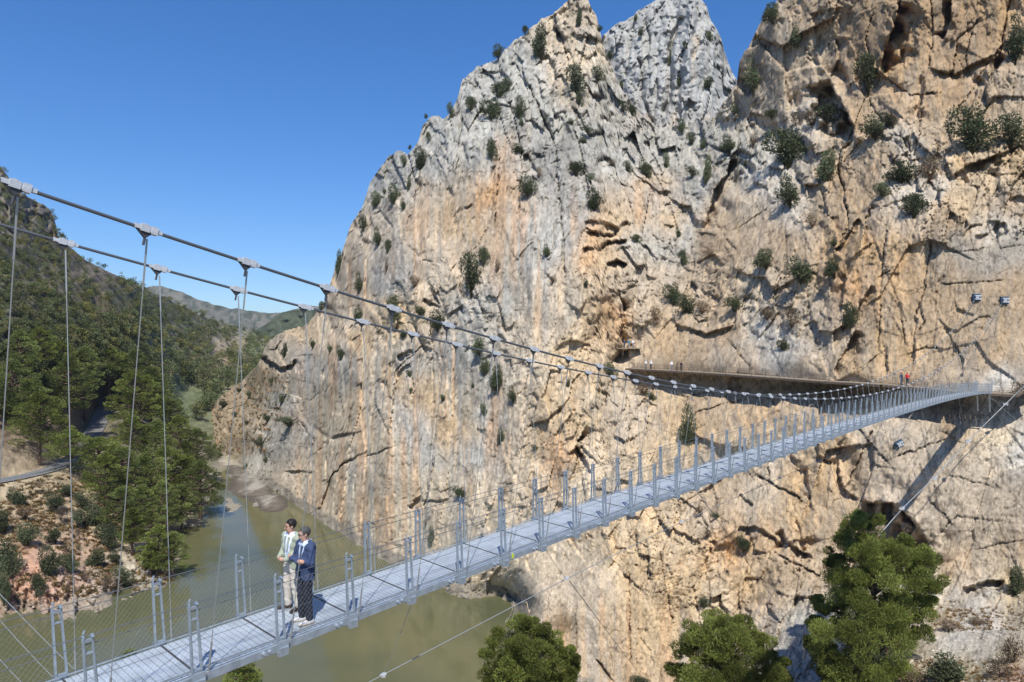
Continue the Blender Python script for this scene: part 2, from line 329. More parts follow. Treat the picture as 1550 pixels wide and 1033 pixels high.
CC = [(860,40,buff),(880,90,cream),(860,120,buff),(780,110,lgrey),(720,140,lgrey),(690,210,lgrey),(760,190,lgrey),(820,170,lgrey),(900,130,lgrey),(900,200,lgrey),(850,230,mgrey),(620,270,lgrey),(570,290,lgrey),(640,250,lgrey),(950,260,lgrey),(1000,230,lgrey),(1060,200,lgrey),(1050,280,lgrey),(820,210,mgrey),(840,270,mgrey),(880,310,lgrey),
 (540,350,buff),(560,400,buff),(590,420,mgrey),(620,340,buff),(650,300,buff),(690,330,ochre),(700,280,buff),(680,380,buff),(720,350,ochre),(740,300,orange),(760,340,buff),(730,240,lgrey),(790,340,lgrey),(760,400,buff),(800,400,lgrey),(840,370,lgrey),(860,330,mgrey),(860,420,buff),
 (500,480,buff),(530,480,buff),(600,490,sand),(615,480,sand),(540,530,sand),(640,450,buff),(700,450,lgrey),(750,460,lgrey),(690,430,buff),(650,500,buff),(700,520,lgrey),(790,480,buff),
 (430,600,lgrey),(460,560,lgrey),(480,600,cream),(450,640,buff),(420,680,lgrey),(440,720,buff),(480,700,cream),(500,650,cream),(540,600,cream),(520,560,lgrey),(560,620,cream),(600,580,ochre),(580,660,cream),(620,640,lgrey),(650,600,ochre),(640,680,lgrey),(680,640,ochre),(700,600,cream),(630,720,cream),(680,720,cream),(560,740,cream),(520,760,cream),(600,790,cream),(660,830,cream),(720,700,lgrey),(740,620,lgrey),(730,760,cream),(700,830,buff),(650,860,buff),(740,560,lgrey),(770,600,buff),(620,560,lgrey),
 (900,350,orange),(890,400,orange),(920,400,sand),(935,340,sand),(880,450,cream),(900,480,sand),(930,480,orange),(840,500,buff),(860,540,sand),(820,570,cream),(890,580,sand),(820,620,sand),(870,650,sand),(840,690,orange),(900,700,cream),(800,700,cream),(870,730,cream),(780,780,cream),(750,870,cream),(780,880,cream),(940,640,buff),(920,600,buff),(980,320,orange),(1000,330,sand),(960,320,buff),(970,360,lgrey),(1000,380,lgrey),(990,420,buff),(1030,350,lgrey),(950,460,buff),(960,430,buff),(980,500,buff),
 (830,880,cream),(860,900,buff),(830,960,tan),(880,960,tan),(920,980,tan),(900,860,cream),(950,850,sand),(960,900,sand),(1010,830,sand),(1040,880,sand),(1000,940,sand),(1080,920,cream),(1130,880,sand),(1100,830,orange),(980,790,sand),(1060,790,buff),(1140,950,buff),(1200,930,lgrey),(1180,860,tan),(1160,900,tan),
 (1000,560,tan),(1050,540,tan),(1010,520,ochre),(1080,520,brown),(1150,550,brown),(1200,540,mgrey),(1000,600,sand),(1020,640,ochre),(1060,600,tan),(1060,660,ochre),(1120,600,tan),(1160,620,ochre),(980,620,buff),(960,600,buff),(1000,680,sand),(1080,720,tan),(1120,770,tan),(1150,740,buff),(1170,700,buff),(1200,740,ochre),(1210,780,ochre),(1250,740,ochre),(1240,820,tan),(1280,780,tan),(1270,700,ochre),
 (1100,340,tan),(1140,360,tan),(1120,310,buff),(1180,370,tan),(1190,320,white),(1130,430,cream),(1180,430,buff),(1100,450,tan),(1060,350,brown),(1080,380,brown),(1200,470,buff),(1160,490,white),(1190,530,white),(1130,230,lgrey),(1160,260,white),(1200,240,lgrey),(1150,160,buff),(1160,110,tan),(1210,130,buff),(1240,180,white),(1240,90,buff),(1270,60,tan),(1290,90,brown),(1310,60,brown),(1260,250,buff),(1280,180,ochre),(1280,280,tan),(1310,300,tan),(1360,70,ochre),(1380,110,ochre),(1350,30,brown),(1430,90,brown),(1470,60,brown),(1500,30,ochre),(1420,150,ochre),(1450,150,brown),(1510,150,buff),(1540,130,buff),(1400,190,tan),(1360,210,white),(1390,220,white),(1330,250,tan),(1440,240,sand),(1500,250,cream),(1540,240,sand),(1400,290,white),(1450,310,sand),(1530,310,buff),(1370,300,white),
 (1330,330,buff),(1330,360,ochre),(1300,380,ochre),(1340,440,ochre),(1290,440,orange),(1380,400,ochre),(1400,350,buff),(1440,340,tan),(1510,340,white),(1450,380,mgrey),(1500,400,mgrey),(1540,380,mgrey),(1500,440,tan),(1540,460,tan),(1460,500,tan),(1400,480,tan),(1370,530,ochre),(1340,530,ochre),(1300,550,ochre),(1430,560,tan),(1500,520,ochre),(1520,570,white),(1550,540,tan),(1250,520,buff),(1260,450,buff),(1230,560,tan),
 (1320,640,buff),(1360,640,buff),(1400,680,buff),(1300,700,tan),(1350,740,buff),(1500,660,cream),(1540,680,white),(1450,640,brown),(1480,740,buff),(1420,800,buff),(1500,800,buff),(1540,760,buff),(1450,860,tan),(1540,840,tan),(1400,780,buff),(1350,800,tan),(1690,500,tan),(1690,200,brown),(1690,800,buff),
 (340,620,(.33,.245,.15)),(320,650,(.35,.26,.165)),(380,600,(.32,.245,.15)),(410,570,(.35,.27,.17)),(355,645,(.36,.28,.18)),(300,650,(.33,.25,.16)),(390,625,(.36,.28,.18)),(400,530,(.30,.26,.20)),(430,520,(.36,.30,.22)),(460,500,sand),(360,670,(.40,.34,.25)),(380,690,lgrey),(400,650,lgrey),(440,660,lgrey),
 (1410,910,white),(1480,905,white),(1430,930,(.42,.32,.19)),(1520,900,(.46,.36,.22)),(1450,970,white),(1500,960,white),(1530,990,(.40,.33,.22)),(1540,1030,(.42,.27,.19)),(1470,1030,(.36,.30,.18)),(1390,1000,(.40,.34,.25)),(1360,1030,(.30,.28,.18)),(1240,1010,white),(1200,1000,lgrey),(1690,1000,white)]
STEPS = [([(396,536),(408,549),(424,556),(440,552),(448,543)],2.4,11),([(470,640),(500,660)],.6,8), # overhanging edges: the right-hand side of the line (below, when it runs to the right) lies deeper.  (points, metres, fade in px, width of the lip)
 ([(1255,118),(1262,140),(1280,165),(1293,190),(1290,215)],6.0,42),([(1255,118),(1268,90),(1262,60)],2.,30),
 ([(1275,95),(1285,128),(1308,113),(1290,128)],2.5,22),
 ([(1362,0),(1352,40),(1338,75),(1330,100),(1342,118)],-5.0,26),([(1443,0),(1440,30),(1428,62)],3.0,16),
 ([(1400,115),(1396,150),(1392,180),(1396,165)],2.5,12),([(1405,102),(1445,112),(1470,98),(1505,84),(1522,60)],2.2,18),
 ([(1380,40),(1372,70),(1368,105)],1.6,10),([(1525,85),(1510,105),(1492,135),(1494,158)],4.0,16),
 ([(1065,345),(1082,285),(1098,265),(1108,235)],3.5,26),
 ([(1020,490),(1050,497),(1070,505),(1100,498),(1112,489)],2.8,14),
 ([(1043,650),(1060,662),(1085,672),(1105,678),(1130,676)],3.2,16),
 ([(1300,756),(1325,760),(1352,763),(1378,782),(1400,812),(1415,848),(1413,880)],5.0,95),
 ([(1455,888),(1480,884),(1500,876),(1522,878)],4.2,22),
 ([(1270,690),(1272,720),(1280,742),(1300,756)],2.4,16),([(1185,800),(1190,820),(1215,836),(1206,820)],3.0,14),
 ([(1110,797),(1140,797),(1160,805),(1172,812),(1195,835)],2.2,14),([(1222,705),(1224,740),(1230,770)],2.0,12),([(1285,640),(1272,690)],1.8,10),
 ([(1205,780),(1212,800),(1215,825)],1.5,8),([(1232,660),(1240,690),(1262,700)],2.,12),
 ([(860,690),(872,672),(885,690),(896,720)],4.5,26),([(880,672),(895,690),(905,702)],2.5,12),
 ([(940,452),(942,480),(938,512),(944,525)],-3.,8),([(925,545),(940,530),(952,528)],4.,16),
 ([(880,335),(905,335),(940,345)],2.2,14),([(882,352),(905,352),(925,355),(950,330)],2.2,12),([(880,372),(905,375),(920,365),(948,362)],2.6,14),([(915,400),(935,394),(950,400)],3.2,12),([(1005,338),(1020,340)],1.6,12),
 ([(955,255),(1000,290),(1018,287)],1.2,20),([(1082,455),(1060,500)],1.,10),
 ([(500,660),(548,652)],.9,10),([(600,540),(622,528)],2.,12),([(585,575),(590,600),(594,608)],1.,8),([(618,767),(636,750)],1.5,8),
 ([(640,760),(690,752)],.8,8),([(480,775),(500,722)],1.2,8),([(430,714),(478,714)],1.,6),([(1292,498),(1280,530),(1262,560),(1270,575)],-3.,18),([(1318,430),(1300,462),(1282,495)],-2.2,14),
 ([(1280,415),(1278,440)],2.2,8),([(1392,480),(1386,510),(1384,560)],1.8,10),([(1342,520),(1345,560),(1343,578)],1.5,8),([(1412,448),(1425,412)],1.4,8),([(1418,480),(1440,500),(1452,500)],1.2,8),
 ([(1475,355),(1495,352),(1510,338),(1525,336)],2.4,14),([(1500,262),(1540,262)],1.4,8),([(1440,270),(1460,250),(1520,230),(1550,215)],3.2,22),([(1330,315),(1365,300),(1410,290)],1.2,10),
 ([(1262,380),(1278,365),(1290,340),(1300,330)],2.6,14),([(1303,380),(1310,330),(1318,305)],2.4,10),([(1248,420),(1262,385)],1.6,10),
 ([(1120,100),(1142,140),(1130,150)],2.5,18),([(1245,60),(1235,85),(1240,100)],1.2,10),([(1290,10),(1275,0),(1265,14)],2.,14),
 ([(740,110),(760,105)],1.2,8),([(655,225),(690,300)],1.,16),([(752,245),(745,330),(742,350)],1.5,8),([(640,450),(668,465)],1.4,8),([(650,428),(668,462)],1.2,8),([(690,320),(715,308)],.8,6),
 ([(700,770),(696,740)],.8,8),([(1010,590),(1040,600)],.8,8),([(900,735),(930,748),(960,742)],1.5,10),([(1000,745),(1030,765)],1.8,10),([(1120,745),(1140,765)],1.5,8)]
CRACKS = [ # joints (points, depth, half width)
 ([(1318,110),(1310,60),(1322,20)],.8,1.2),([(1410,0),(1412,60),(1405,100)],1.,1.3),([(1470,50),(1462,90),(1468,108)],1.,1.3),([(1530,0),(1518,60),(1512,90)],1.2,1.6),([(1395,180),(1385,235)],1.,1.5),([(1440,115),(1450,60),(1480,30)],.9,1.2),
 ([(1340,118),(1380,145),(1412,140)],.9,1.2),([(1460,112),(1452,90)],.9,1.1),([(1500,90),(1470,140),(1440,175)],.8,1.2),
 ([(1376,215),(1378,240)],1.,1.2),([(1350,205),(1378,245),(1400,240)],.9,1.2),([(1308,120),(1320,160),(1340,190)],.9,1.2),
 ([(1290,215),(1272,230),(1270,255),(1278,290)],1.6,2.2),([(1278,290),(1285,340),(1262,385)],1.,1.6),([(1080,330),(1100,360),(1115,380)],.7,1.),([(1175,305),(1135,335),(1110,350)],.9,1.1),([(1150,395),(1180,410)],.7,1.),
 ([(1330,420),(1345,410)],.8,1.2),([(1395,470),(1400,485),(1390,500)],.9,1.2),([(1452,500),(1480,480),(1492,480)],.9,1.1),([(1445,520),(1458,545),(1456,580)],1.1,1.3),([(1342,350),(1335,420),(1330,520)],.7,1.2),([(1410,370),(1400,440),(1385,480)],.8,1.3),([(1365,480),(1370,520)],.8,1.),([(1300,560),(1330,535)],.7,1.),
 ([(1375,535),(1400,525),(1420,527)],.8,1.1),([(1440,380),(1550,372)],.5,.9),([(1430,430),(1520,425)],.5,.9),
 ([(1230,610),(1245,625)],.8,1.),([(1300,650),(1345,700)],.8,1.1),([(1360,690),(1430,665)],.8,1.1),([(1430,655),(1450,665)],.9,1.2),([(1280,740),(1300,700),(1320,650)],.8,1.2),([(1410,760),(1440,790)],.7,1.1),([(1440,720),(1500,735)],.5,1.),([(1390,840),(1450,780),(1520,790)],.5,1.1),([(1480,830),(1550,815)],.6,1.1),
 ([(1150,720),(1200,750),(1215,760)],1.1,1.5),([(1160,690),(1165,720)],.9,1.2),([(1180,840),(1215,860),(1240,870)],1.2,1.6),([(1120,900),(1122,960)],1.,1.4),([(1060,880),(1075,830)],.8,1.4),([(1210,900),(1196,935)],1.2,2.),([(1000,840),(1010,900),(1020,950)],.9,1.6),
 ([(1000,560),(985,600)],.7,1.1),([(1040,600),(1130,580)],.8,1.2),([(1050,625),(1100,610),(1150,600)],.8,1.2),([(1108,520),(1125,545),(1140,560)],.8,1.2),([(1030,550),(1045,510)],.6,1.),([(1125,450),(1200,470)],.7,1.1),
 ([(560,900),(500,700)],.0,1.),([(500,722),(520,700),(545,690)],1.3,1.6),([(455,640),(475,665),(470,690)],.9,1.2),([(590,640),(600,560),(640,525)],.9,1.4),([(655,690),(650,740),(640,770)],1.,1.4),([(560,690),(588,678)],1.,1.4),([(740,345),(715,380),(700,390)],.7,1.1),([(660,400),(640,395)],.8,1.2),([(652,430),(668,465)],.9,1.3),([(757,240),(748,345)],1.,1.3),
 ([(840,30),(860,90),(855,130)],1.4,2.),([(900,150),(870,100)],.9,1.4),([(800,130),(840,220),(850,330),(855,420)],1.4,2.2),([(870,200),(900,300)],1.1,2.),([(770,150),(790,230),(785,330)],1.,1.8),([(700,180),(690,260)],1.,1.8),([(960,170),(1000,260)],.9,1.6),([(640,250),(620,330)],1.,2.),
 ([(800,905),(810,985),(815,1033)],.9,1.6),([(870,900),(872,1000)],.5,1.),([(952,870),(954,1000)],.9,1.3),([(905,1000),(930,1033)],1.2,2.5)]
CALM = [([(1290,655),(1330,600),(1560,610),(1720,600),(1720,870),(1540,872),(1450,880),(1412,800),(1340,755),(1285,735)],.24),([(975,505),(1040,495),(1110,500),(1140,520),(1160,565),(970,555)],.22),([(1425,365),(1720,350),(1720,585),(1440,585),(1350,580),(1350,500),(1400,440)],.22),
 ([(805,870),(870,830),(950,850),(962,1000),(970,1085),(802,1085)],.3),([(990,590),(1150,590),(1180,640),(1130,660),(1000,700),(975,660)],.42),([(1100,700),(1190,690),(1210,760),(1200,800),(1130,790),(1085,760)],.36),([(1225,690),(1280,690),(1290,800),(1240,860),(1220,800)],.42),
 ([(1085,320),(1180,300),(1200,360),(1190,400),(1120,400),(1080,370)],.38),([(1265,20),(1350,0),(1335,110),(1290,120),(1262,90)],.4),([(1355,90),(1420,20),(1500,10),(1520,70),(1470,110),(1410,130),(1370,190)],.4),([(1370,120),(1440,115),(1495,110),(1440,180),(1400,205),(1375,180)],.4),([(1285,400),(1390,370),(1420,450),(1390,575),(1290,575)],.5),
 ([(270,700),(270,640),(330,600),(400,560),(440,560),(420,640),(400,700),(340,700)],.45),([(640,260),(760,230),(790,330),(770,430),(680,380),(630,340)],.5),([(420,620),(760,520),(790,760),(740,890),(600,850),(400,720)],.72)]
WALK = [(957,557.5,139.5),(1100,565.5,119.),(1250,576.5,103.),(1340,581.5,96.3),(1402,586.5,93.2),(1450,592,91.2),(1500,594.5,90.2),(1530,596,89.6),(1546,588,89.4),(1570,572,88.8)]
def cliff_depth(X, Y):
    d = np.array(DC); inv = tps(d[:, :2], 1./d[:, 2], X, Y, 2e-4); D = 1./np.clip(inv, 1/420., 1/45.)
    wx = X+14*fbm(X/60., Y/60., 31, 3); wy = Y+14*fbm(X/60., Y/60., 32, 3)
    oh = np.eye(4)[[s for _, _, s in ST]]; W = idw([(a, b) for a, b, _ in ST], oh, wx, wy, 4.)
    W = W/W.sum(-1, keepdims=True)
    sc = D/110.
    # picture-plane size of the features shrinks with distance, so measure in metres / m-per-px
    g1, c1 = blocks(X, Y, 24, 46, -.30, 1, 1.5, 1.1, .14, .1); g2, c2 = blocks(X, Y, 11, 18, -.25, 2, .62, 1.1, .14, 0.); g3, _ = blocks(X, Y, 5.5, 7, .1, 3, .20, 1.1, .14, 0.)
    k1, c3 = blocks(X, Y, 30, 260, .06, 4, .80, 1., .10, .08, .10); k2, _ = blocks(X, Y, 11, 90, .03, 5, .24, 1., .12, 0.); k3, _ = blocks(X, Y, 10, 14, .2, 6, .07, 1.1, .14, 0.)
    b1, c4 = blocks(X, Y, 88, 130, .42, 7, 2.0, 1.2, .06, 0., .03); b2, c6 = blocks(X, Y, 30, 44, .55, 8, .45, 1.2, .08, 0., .06); b3, _ = blocks(X, Y, 13, 10, .4, 9, .10, 1.1, .12, 0.)
    b4, _ = blocks(X, Y, 60, 150, -.45, 18, .8, 1.1, .06, 0.)
    r1, c5 = blocks(X, Y, 25, 44, .28, 10, 1.25, 1.2, .12, .1); r2, _ = blocks(X, Y, 11, 16, .3, 11, .45, 1.1, .14, 0.); r3, _ = blocks(X, Y, 6, 6.5, .2, 12, .14, 1., .14, 0.)
    def joint(cx, cy, an, s, wd):      # long thin joints: zero lines of a stretched noise
        u = X*math.cos(an)+Y*math.sin(an); v = -X*math.sin(an)+Y*math.cos(an); q = fbm(u/cx, v/cy, s, 3)
        return np.exp(-(q/wd)**2)*sstep(-.05, .3, fbm(X/38., Y/46., s+1, 3))
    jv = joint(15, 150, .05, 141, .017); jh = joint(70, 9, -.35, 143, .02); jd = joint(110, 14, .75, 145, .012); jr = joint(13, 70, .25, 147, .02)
    f1 = fbm(X/80., Y/110., 41, 2)*1.7; f2 = fbm(X/9., Y/13., 42, 2)*.05
    lum = fbm(X/26., Y/22., 43, 4)
    dD = W[..., 0]*(g1+g2+g3)+W[..., 1]*(k1+k2+k3)+W[..., 2]*(b1+b4+b2*sstep(-.15, .35, lum)+b3*sstep(-.3, .3, fbm(X/50., Y/50., 44, 3)))+W[..., 3]*(r1+r2+r3)+f1+f2
    dD = dD+W[..., 1]*(.9*jv+.45*jh*.6)+W[..., 2]*(.5*jd+.4*jv)+W[..., 3]*(.8*jr+.5*jh)+W[..., 0]*(.6*jr+.5*jh)
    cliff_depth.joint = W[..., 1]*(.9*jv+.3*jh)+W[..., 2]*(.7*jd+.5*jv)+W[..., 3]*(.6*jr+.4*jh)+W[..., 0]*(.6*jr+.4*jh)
    calm = np.ones_like(X)             # sheer smooth faces
    for poly, v in CALM:
        ds, _, _ = polydist(X, Y, poly+poly[:1]); ins = inpoly(X, Y, poly); sd = np.where(ins, ds, -ds); calm = np.minimum(calm, 1-(1-v)*sstep(-12, 16, sd+9*fbm(X/25., Y/25., 48, 3)))
    m1, _ = blocks(X, Y, 10, 19, .35, 151, .19, 1.3, .10, 0.); m2, _ = blocks(X, Y, 5., 8., -.2, 152, .085, 1.3, .12, 0.); m3, _ = blocks(X, Y, 24, 40, -.3, 153, .26, 1.4, .08, 0.)
    dD = dD*calm+(m1+m3)*(.5+.5*calm)*sstep(-.45, .1, fbm(X/34., Y/40., 154, 3))+m2+.12*np.exp(-(fbm(X/8., Y/22., 50, 2)/.02)**2)*sstep(0, .3, fbm(X/30., Y/30., 66, 3))
    tal = sstep(1205, 1260, X)*sstep(0, 30, Y-np.interp(X, [1205, 1380, 1440, 1550, 1716], [985, 905, 898, 892, 870]))
    dD = dD*(1-.62*tal)
    for it in STEPS:
        pts, amp, ln = it; rev = amp < 0; amp = abs(amp)
        xs = [p[0] for p in pts]; ys = [p[1] for p in pts]; m = 3.2*ln+12
        sub = (X > min(xs)-m) & (X < max(xs)+m) & (Y > min(ys)-m) & (Y < max(ys)+m)
        if not sub.any(): continue
        x = X[sub]; y = Y[sub]
        x = x+2.0*fbm(x/6., y/6., 77, 3)+2.5*fbm(x/24., y/24., 79, 2); y = y+2.4*fbm(x/6., y/6., 78, 3)+2.5*fbm(x/24., y/24., 80, 2)
        ds, side, al = polydist(x, y, pts)
        if rev: side = -side
        endf = sstep(0, .10, al)*sstep(1, .90, al)*(.45+.75*sstep(.2, .75, vnoise(x/14., y/14., 81)))
        ln = ln*(.55+.8*vnoise(x/20., y/20., 82))
        prof = np.where(side > 0, np.exp(-(ds/ln)**2)*sstep(0, 1.6, ds), 0.)
        lip = np.where(side <= 0, -.22*np.exp(-(ds/(ln*.5))**2), 0.)
        amp = amp if amp > 2.9 else .62*amp
        dD[sub] += amp*(prof+lip)*endf*np.clip(sc[sub], .8, 2)
    for pts, amp, wd in CRACKS:
        xs = [p[0] for p in pts]; ys = [p[1] for p in pts]; m = 16
        sub = (X > min(xs)-m) & (X < max(xs)+m) & (Y > min(ys)-m) & (Y < max(ys)+m)
        if not sub.any() or amp == 0: continue
        x = X[sub]; y = Y[sub]
        x = x+1.8*fbm(x/5., y/5., 87, 2)+2.2*fbm(x/22., y/22., 88, 2); y = y+1.8*fbm(x/5., y/5., 89, 2)+2.2*fbm(x/22., y/22., 90, 2)
        ds, side, al = polydist(x, y, pts); ww = .62*wd*(.2+1.1*vnoise(x/9., y/9., 91))
        dD[sub] += 1.5*amp*np.exp(-(ds/ww)**2)*sstep(.15, .5, vnoise(x/12., y/12., 92)+.15)+.45*amp*np.where(side > 0, np.exp(-ds/14.)*sstep(0, 1, ds), 0)
    # ledge that carries the walkway: the rock under the boards falls back, above it stands flush
    wp = np.array(WALK); yl = np.interp(X, wp[:, 0], wp[:, 1]); dl = np.interp(X, wp[:, 0], wp[:, 2])
    on = sstep(940, 962, X)*sstep(1720, 1690, X); t = Y-yl
    rec = 4.2*np.interp(X, [960, 1010, 1150, 1260, 1400, 1460, 1560], [.2, .5, 1.0, 1.7, 1.4, 1.1, .9])
    flush = np.exp(-(np.clip(t, -60, 60)/26.)**2)*on
    Dn = D+dD*sc
    Dn = Dn*(1-flush)+flush*(dl+.25+.45*(dD-f1)*np.where(t < 0, .4, .6))
    under = on*np.where(t > 0, sstep(0, 5, t)*np.exp(-(np.clip(t, 0, 200)/ (46.))**2), 0)
    Dn = Dn+under*rec
    cliff_depth.W = W; cliff_depth.cell = (c1, c3, c4, c5); cliff_depth.tal = tal
    return Dn
def cliff_colour(X, Y, P):
    wx = X+22*fbm(X/40., Y/55., 51, 4)+5*fbm(X/9., Y/14., 52, 2); wy = Y+26*fbm(X/45., Y/60., 53, 4)
    C = idw([(a, b) for a, b, _ in CC], [c for _, _, c in CC], wx, wy, 3.6)
    W = cliff_depth.W; c1, c3, c4, c5 = cliff_depth.cell
    st = fbm(X/5., Y/150., 54, 3); st2 = fbm(X/14., Y/260., 55, 3)
    sv = W[..., 1]*sstep(420, 480, X)
    # mineral streaks running down the ribbed faces: rusty, grey and pale
    rust = sstep(.12, .5, st2+.5*st)*sv; grey = sstep(.10, .5, -st2+.4*fbm(X/7., Y/120., 56, 2))*sv
    C = C*(1-.55*rust[..., None])+.55*rust[..., None]*np.array((.47, .29, .16))
    C = C*(1-.55*grey[..., None])+.55*grey[..., None]*np.array((.33, .31, .275))
    b = W[..., 2]+.4*W[..., 3]
    dk = sstep(.08, .42, fbm(X/11., Y/70., 57, 4)+.25*fbm(X/60., Y/60., 58, 2))*b
    C = C*(1-.45*dk[..., None])+.45*dk[..., None]*np.array((.27, .235, .19))
    gp = sstep(.22, .5, fbm(X/42., Y/60., 59, 5))*(.55+.45*W[..., 0]-W[..., 3]*.3)
    C = C*(1-.35*gp[..., None])+.35*gp[..., None]*np.array((.36, .345, .31))
    cell = W[..., 0]*(c1-.5)+W[..., 1]*(c3-.5)+W[..., 2]*(c4-.5)*.6+W[..., 3]*(c5-.5)
    v = 1+.26*cell+.16*fbm(X/16., Y/26., 60, 4)+.26*fbm(X/3.0, Y/4.4, 61, 3)
    C = C*v[..., None]
    C = C*(1-.30*np.clip(cliff_depth.joint, 0, 1))[..., None]        # stone colour set darker along the joints
    fl = sstep(.22, .5, fbm(X/2.6, Y/7., 67, 3)+.3*fbm(X/24., Y/24., 68, 3)); C = C*(1-.38*fl)[..., None]
    # soil and dry plants on flatter spots of the grey top and the skirt
    moss = sstep(.25, .5, fbm(X/12., Y/10., 62, 4))*(W[..., 0]*.5)
    C = C*(1-.35*moss[..., None])+.35*moss[..., None]*np.array((.24, .22, .16))
    ur = sstep(1100, 1280, X)*sstep(600, 380, Y); C = C*(1-ur[..., None]*np.array((.10, .145, .20)))      # browner stone high on the right
    # tide mark left by the lake
    z = P[..., 2]; band = sstep(2.6, 2.0, z+.35*fbm(X/7., Y/7., 63, 3))*sstep(380, 400, X)*(X < 900)
    dark = np.array((.205, .185, .15))*(1+.3*fbm(X/9., Y/3., 64, 3)[..., None])
    C = C*(1-.8*band[..., None])+.8*band[..., None]*dark
    return np.clip(C, .02, .75)
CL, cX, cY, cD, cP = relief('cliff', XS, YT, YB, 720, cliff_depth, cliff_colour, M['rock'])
look = Look(XS, YT, YB, cD)

# ---------------------------------------------------------------- the grey peak behind
PS = [(850,120),(890,80),(915,51),(933,36),(950,28),(963,19),(980,8),(992,1),(1015,-2),(1040,-1),(1063,0),(1069,8),(1076,33),(1085,46),(1092,60),(1096,76),(1102,95),(1112,116),(1150,150),(1180,190)]
xs = np.arange(850., 1181., 1.5); yt = np.interp(xs, *np.array(PS, float).T)+3*fbm(xs/11., xs*0, 15, 4)+1.5*fbm(xs/3.5, xs*0, 16, 2)
def peak_depth(X, Y):
    d = np.array([(915,55,262),(990,0,262),(1063,0,252),(1112,116,252),(1000,100,244),(1050,100,236),(950,150,248),(1000,200,232),(1060,180,230),(1100,180,236),(1000,300,220),(1100,300,220),(880,300,235),(850,120,270),(1180,190,255)], float)
    D = 1/tps(d[:, :2], 1/d[:, 2], X, Y)
    g1, c1 = blocks(X, Y, 17, 95, .12, 21, 2.0, 1., .2, .15); g2, c2 = blocks(X, Y, 8, 20, .15, 22, .8, 1., .2, .15); g3, _ = blocks(X, Y, 5, 6, 0, 23, .35, 1., .2, .15)
    peak_depth.c = c1*.5+c2*.5
    dD = g1+g2+g3+fbm(X/40., Y/60., 24, 4)*2.5
    for pts, a_, wd in [([(1030,30),(1012,80),(1016,130),(1005,170)],2.4,4),([(1046,20),(1040,100),(1030,190)],-2.0,6),([(968,90),(972,150),(990,190)],1.6,2.5)]:
        ds, _, _ = polydist(X+4*fbm(X/14., Y/14., 25, 2), Y, pts); dD = dD+a_*1.5*np.exp(-(ds/wd)**2)
    return D+dD*1.5
def peak_colour(X, Y, P):
    C = np.ones(X.shape+(3,))*np.array((.365, .355, .33))
    ds, _, _ = polydist(X+5*fbm(X/14., Y/14., 26, 2), Y, [(1052,60),(1046,110),(1036,150)])
    o = np.exp(-(ds/7.)**2)*sstep(-.3, .3, fbm(X/5., Y/40., 27, 2)); C = C*(1-.6*o[..., None])+.6*o[..., None]*np.array((.52, .40, .27))
    o = sstep(150, 200, Y)*.6*sstep(-.2, .4, fbm(X/12., Y/20., 28, 3)); C = C*(1-o[..., None])+o[..., None]*np.array((.47, .37, .27))
    g = sstep(.2, .5, fbm(X/9., Y/12., 29, 4)); C = C*(1-.45*g[..., None])+.45*g[..., None]*np.array((.27, .265, .235))
    return np.clip(C*(1+.28*(peak_depth.c-.5)+.15*fbm(X/4., Y/5., 30, 3))[..., None], .02, .8)
PK, _, _, pD, _ = relief('peak', xs, yt, 330., 260, peak_depth, peak_colour, M['rock'])
looks_peak = Look(xs, yt, 330., pD)
# ================================================================ water
m, n, b = nt_new('lake_water'); M['water'] = m
b.inputs['Base Color'].default_value = (.135, .118, .045, 1); b.inputs['Roughness'].default_value = .09; b.inputs['IOR'].default_value = 1.33; b.inputs['Specular IOR Level'].default_value = .5
tc = nd(n, 'ShaderNodeTexCoord'); no = nd(n, 'ShaderNodeTexNoise'); no.inputs['Scale'].default_value = .9; no.inputs['Detail'].default_value = 4
mp = nd(n, 'ShaderNodeMapping'); mp.inputs['Scale'].default_value = (1, .6, 1); n.links.new(tc.outputs['Object'], mp.inputs[0]); n.links.new(mp.outputs[0], no.inputs['Vector'])
bp = nd(n, 'ShaderNodeBump'); bp.inputs['Distance'].default_value = .03; bp.inputs['Strength'].default_value = .6; n.links.new(no.outputs['Fac'], bp.inputs['Height']); n.links.new(bp.outputs[0], b.inputs['Normal'])
n3 = nd(n, 'ShaderNodeTexNoise'); n3.inputs['Scale'].default_value = .035; n3.inputs['Detail'].default_value = 4; n.links.new(tc.outputs['Object'], n3.inputs['Vector'])
cr = nd(n, 'ShaderNodeValToRGB'); cr.color_ramp.elements[0].position = .38; cr.color_ramp.elements[0].color = (.092, .098, .050, 1); cr.color_ramp.elements[1].position = .68; cr.color_ramp.elements[1].color = (.148, .136, .062, 1)
n.links.new(n3.outputs['Fac'], cr.inputs[0]); n.links.new(cr.outputs[0], b.inputs['Base Color'])
V = [(-900, -150, 0), (700, -150, 0), (700, 1500, 0), (-900, 1500, 0)]
o = obj('water', mesh_np('water', V, [(0, 1, 2, 3)], m)); tag(o, kind='structure')
